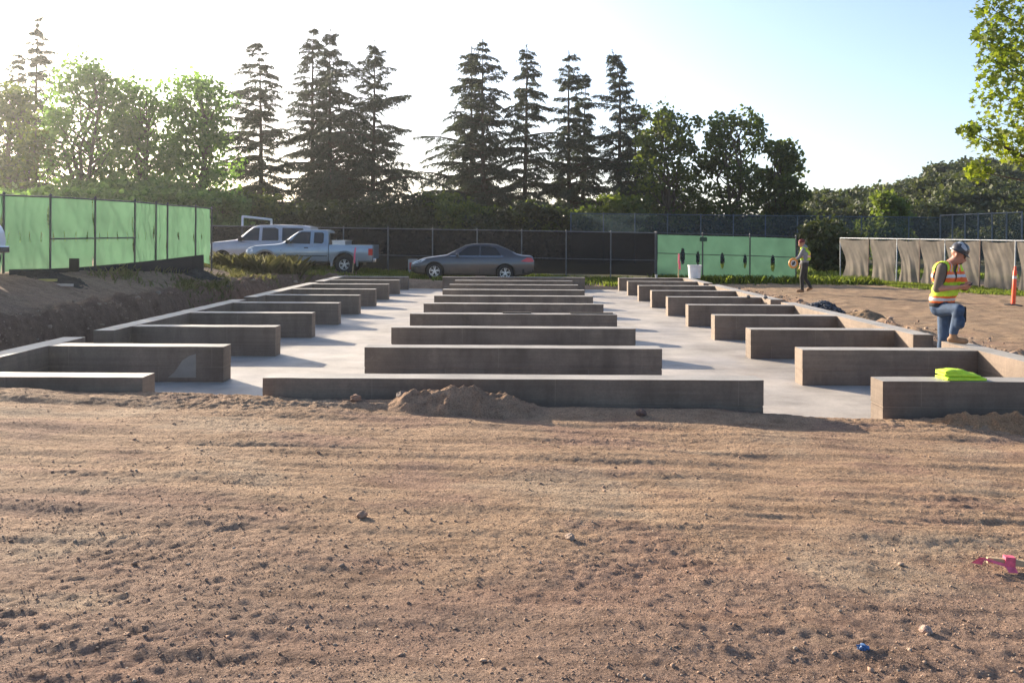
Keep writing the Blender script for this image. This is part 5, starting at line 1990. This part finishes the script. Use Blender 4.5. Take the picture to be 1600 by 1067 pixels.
# lath with pink ribbon lying on the ground at the right edge
yl = ydepth(1560, 886, -.36)
a, b = P(1545, 884, yl), P(1640, 890, yl - 0.05)
zb_ = H(a.x, yl)
ls = thing('fallen_stake', 'wooden lath with bright pink ribbon lying on the soil at the right edge', 'stake', (a.x, yl, zb_ + .03), (0, R(3), R(-8)))
MB().box(-.01, .36, -.011, .011, .0, .03).build('lath', plain('lath_wood_pale', (0.45, 0.33, 0.2), 0.8), ls)
mb = MB()
mb.box(.075, .125, -.02, .02, -.01, .045)
mb.add([(-.10, -.03, .0), (-.06, -.035, .035), (-.03, -.03, .035), (-.045, -.03, -.005)], [(0, 1, 2, 3)])
mb.add([(-.03, -.03, .032), (.02, -.02, .02), (.08, -.02, .01), (.08, -.025, -.005), (.02, -.03, .008), (-.03, -.032, .02)], [(0, 1, 4, 5), (1, 2, 3, 4)])
mb.add([(.07, -.03, .0), (.12, -.035, .0), (.125, -.06, -.02), (.08, -.055, -.024)], [(0, 1, 2, 3)])
mb.build('ribbon', PINK, ls)
# blue scrap
yb_ = ydepth(1348, 1022, -.36)
pb = P(1348, 1022, yb_)
rr = np.random.default_rng(8)
bm = bmesh.new()
bmesh.ops.create_icosphere(bm, subdivisions=3, radius=1)
for v in bm.verts:
    c_ = v.co
    k = 1 + .45 * float(perlin(c_.x * 2.4 + 3, c_.y * 2.4 + c_.z * 2, 6)) + .25 * float(perlin(c_.x * 6, c_.y * 6 + c_.z * 5, 7))
    v.co = Vector((c_.x * .024, c_.y * .018, c_.z * .012)) * k
me_ = bpy.data.meshes.new('scrap')
bm.to_mesh(me_)
bm.free()
me_.materials.append(plain('blue_plastic', (0.05, 0.12, 0.27), 0.5, var=0.4, scale=60))
o = link('crumpled_scrap', me_)
o.location = (pb.x, yb_, H(pb.x, yb_) + .018)
tag(o, 'crumpled blue plastic scrap on the soil in the foreground', 'litter')
# orange delineator post
pd = P(1583, 481, 24.0)
zg = gz(pd.x, 24.0)
dl = thing('delineator_post', 'orange delineator post with reflective band on a black base', 'traffic post', (pd.x, 24.0, zg), (0, R(3), 0))
FLO = plain('fluorescent_orange', (0.92, 0.10, 0.03), 0.45)
MB().lathe([(.055, .04), (.05, .5), (.048, 1.0), (.03, 1.03), (.03, 1.12), (.012, 1.14), (.002, 1.14)], 16).build('tube', FLO, dl, sm=40)
MB().lathe([(.053, .78), (.053, .86)], 16).build('reflective_band', SILVER, dl, sm=40)
MB().lathe([(.002, .05), (.1, .05), (.22, .025), (.22, 0), (.002, 0)], 8).build('base', RUBBER, dl)
hd_ = (P(1586, 416, 24.0).z - zg) / 1.14
dl.scale = (1.05, 1.05, hd_)
# shims lying on the fourth beam
yb3 = ROW0 + PITCH * 3
for (x0, x1, lab) in ((-.20, .33, 'dark thin board lying on the fourth middle beam, left one'), (1.05, 1.84, 'dark thin board lying on the fourth middle beam, right one')):
    o = MB().box(x0, x1, -.05, .04, .003, .022).build('shim_board', plain('wet_wood', (0.06, 0.05, 0.04), 0.8), None, bevel=0.003)
    o.location = (0, yb3 - .12, 0.0)
    tag(o, lab, 'board')
# red and white box beyond the sedan nose
pr_ = P(645, 425, 36.2)
bx_ = thing('crate', 'small pale box with red front beyond the sedan nose', 'box', (pr_.x, 36.2, gz(pr_.x, 36.2)))
MB().box(-.18, .18, -.15, .15, 0, .62).build('shell', plain('pale_box', (0.4, 0.36, 0.33), 0.7), bx_, bevel=.01)
MB().box(-.12, .12, -.165, -.15, .2, .48).build('front_panel', plain('red_panel', (0.45, 0.05, 0.03), 0.6), bx_)
# dark shade under the left fence, modelled as a low black strip
mbv, mbf = [], []
ptsb = [(14, 421, 430, 17.3), (75, 420, 429, 18.5), (122, 418, 428, 19.5), (200, 411, 425, 21.3), (250, 406, 421, 22.5), (300, 400, 417, 23.6), (318, 398, 417, 23.9)]
sb = MB()
vs = []
for (px, pt, pbm, yd) in ptsb:
    a, b = P(px, pt, yd), P(px, pbm + 14, yd)
    vs += [(a.x, yd, a.z), (b.x, yd, b.z), (a.x, yd + .02, a.z), (b.x, yd + .02, b.z)]
fs = []
for i in range(len(ptsb) - 1):
    a = i * 4
    fs += [(a, a + 1, a + 5, a + 4), (a + 2, a + 6, a + 7, a + 3), (a, a + 4, a + 6, a + 2)]
o = sb.add(vs, fs).build('shade_strip', BLKFAB)
tag(o, 'low black strip standing in for shade along the foot of the left green fence', 'shade strip')
pbd = P(116, 421, 19.2)
o = MB().box(-.11, .11, -.012, .012, -.05, .24).build('black_board', BLKFAB, None, bevel=.004)
o.location = pbd
tag(o, 'small black board standing up before the left green fence', 'board')
for (px, py, lab, c_, rz) in ((75, 438, 'yellowish offcut lying before the left green fence', (0.4, 0.34, 0.12), .2), (101, 438, 'pale offcut lying before the left green fence', (0.45, 0.4, 0.35), -.1)):
    yd = 17.2
    q = P(px, py, yd)
    o = MB().box(-.16, .16, -.05, .05, 0, .045).build('offcut', plain('offcut_wood', c_, 0.8), None, bevel=.004)
    o.location = (q.x, yd, gz(q.x, yd) + .01)
    o.rotation_euler = (0, 0, rz)
    tag(o, lab, 'wood')

# ------------------------------------------------------------------ grass and weeds
def blades(name, label, xy, h_, w_, mat, seed, lean=0.35):
    r = np.random.default_rng(seed)
    n = len(xy)
    z = H0(xy[:, 0], xy[:, 1]) - 0.02
    hh = h_ * r.uniform(0.45, 1.25, n)
    az = r.uniform(0, 6.28, n)
    ln = lean * r.uniform(0.2, 1.4, n) * hh
    d = np.stack([np.cos(az), np.sin(az)], 1)
    s = np.stack([-d[:, 1], d[:, 0]], 1) * (w_ * r.uniform(0.6, 1.4, n))[:, None]
    V = np.empty((n, 5, 3))
    b = np.column_stack([xy, z])
    V[:, 0] = b - np.column_stack([s, 0 * z])
    V[:, 1] = b + np.column_stack([s, 0 * z])
    m = b + np.column_stack([d * (ln * 0.3)[:, None], hh * 0.6])
    V[:, 2] = m + np.column_stack([s * 0.7, 0 * z])
    V[:, 3] = b + np.column_stack([d * ln[:, None], hh])
    V[:, 4] = m - np.column_stack([s * 0.7, 0 * z])
    o = link(name, np_mesh(name, V.reshape(-1, 3), np.arange(n * 5).reshape(-1, 5), mat))
    return tag(o, label, 'grass', kind='stuff')


r = np.random.default_rng(12)


def scatter(n, x0, x1, y0, y1, f):
    x, y = r.uniform(x0, x1, n), r.uniform(y0, y1, n)
    k = f(x, y) > r.random(n)
    return np.column_stack([x[k], y[k]])


# verge on the right, before the tan fence and under the green screen
fx = lambda y: ta[0] + (tb_[0] - ta[0]) * (ta[1] - y) / (ta[1] - tb_[1])
blades('grass_verge', 'green grass verge before the tan shade-cloth fence',
       scatter(90000, 8.5, 20, 25.0, 41, lambda x, y: np.where((x < fx(y) + 1.2) & (x > fx(y) - 2.6 - 0.9 * perlin(x * .5, y * .5, 3)), 0.35 + 0.65 * smooth(0.5 + perlin(x * .7, y * .7, 5) * 1.6), 0)), .105, .013, GRASSG, 1, .6)
blades('weeds', 'weeds along the foot of the pale green screen',
       scatter(9000, 5.6, 14.5, 33.3, 36.4, lambda x, y: smooth((y - 33.6) / 1.6) * (0.3 + 0.7 * smooth(.5 + perlin(x * .8, y * .8, 7)))), .30, .016, GRASSG, 2, .6)
blades('weeds_field', 'rough grass beyond the right-hand worker',
       scatter(9000, 12, 24, 40.5, 58, lambda x, y: 0.6 + 0 * x), .25, .03, GRASSG, 9)
blades('tall_dry_grass', 'tall dry grass clump between the green fence and the pickup',
       scatter(15000, -10.6, -6.9, 28.6, 32.6, lambda x, y: smooth(1.2 - np.hypot((x + 9.15) / 1.6, (y - 30.4) / 1.9) + 0.5 * perlin(x * 1.6, y * 1.6, 33)) * 0.36), .62, .008, GRASSD, 3, .85)
blades('weeds_mid', 'weeds around the parked vehicles',
       scatter(30000, -9.5, 6.0, 31.7, 37.6, lambda x, y: smooth(.42 + perlin(x * .6, y * .7, 8) * 1.5) * 0.9), .17, .018, GRASSG, 4)
blades('bank_grass', 'dry grass hanging over the left bank edge',
       scatter(9000, -9.6, -7.3, 19, 30.5, lambda x, y: smooth(.2 + perlin(x * .8, y * .5, 12) * 1.6) * smooth((y - 18) / 6)), .16, .014, GRASSD, 5, .8)
blades('foreground_sprouts', 'small green sprouts in the foreground soil',
       np.concatenate([np.column_stack([r.normal(P(1375, 1010, 3.66).x, .09, 160), r.normal(ydepth(1375, 1010), .03, 160)]), np.column_stack([r.normal(P(1590, 1045, 3.5).x, .07, 150), r.normal(ydepth(1590, 1045), .04, 150)])]), .016, .0022, GRASSG, 6, .8)

# ------------------------------------------------------------------ morning haze
hz = MB().box(-4800, 4800, -2500, 5200, -2.0, 26.0).build('haze', [])
hz.data.materials.clear()
hm = bpy.data.materials.new('haze_air')
hm.use_nodes = True
hm.node_tree.nodes.clear()
ho = hm.node_tree.nodes.new('ShaderNodeOutputMaterial')
hv = hm.node_tree.nodes.new('ShaderNodeVolumePrincipled')
hv.inputs['Color'].default_value = (0.92, 0.94, 0.95, 1)
hv.inputs['Density'].default_value = 0.00032
hv.inputs['Anisotropy'].default_value = 0.72
hm.node_tree.links.new(hv.outputs[0], ho.inputs['Volume'])
hz.data.materials.append(hm)
tag(hz, 'thin bright morning haze in the air', kind='stuff')
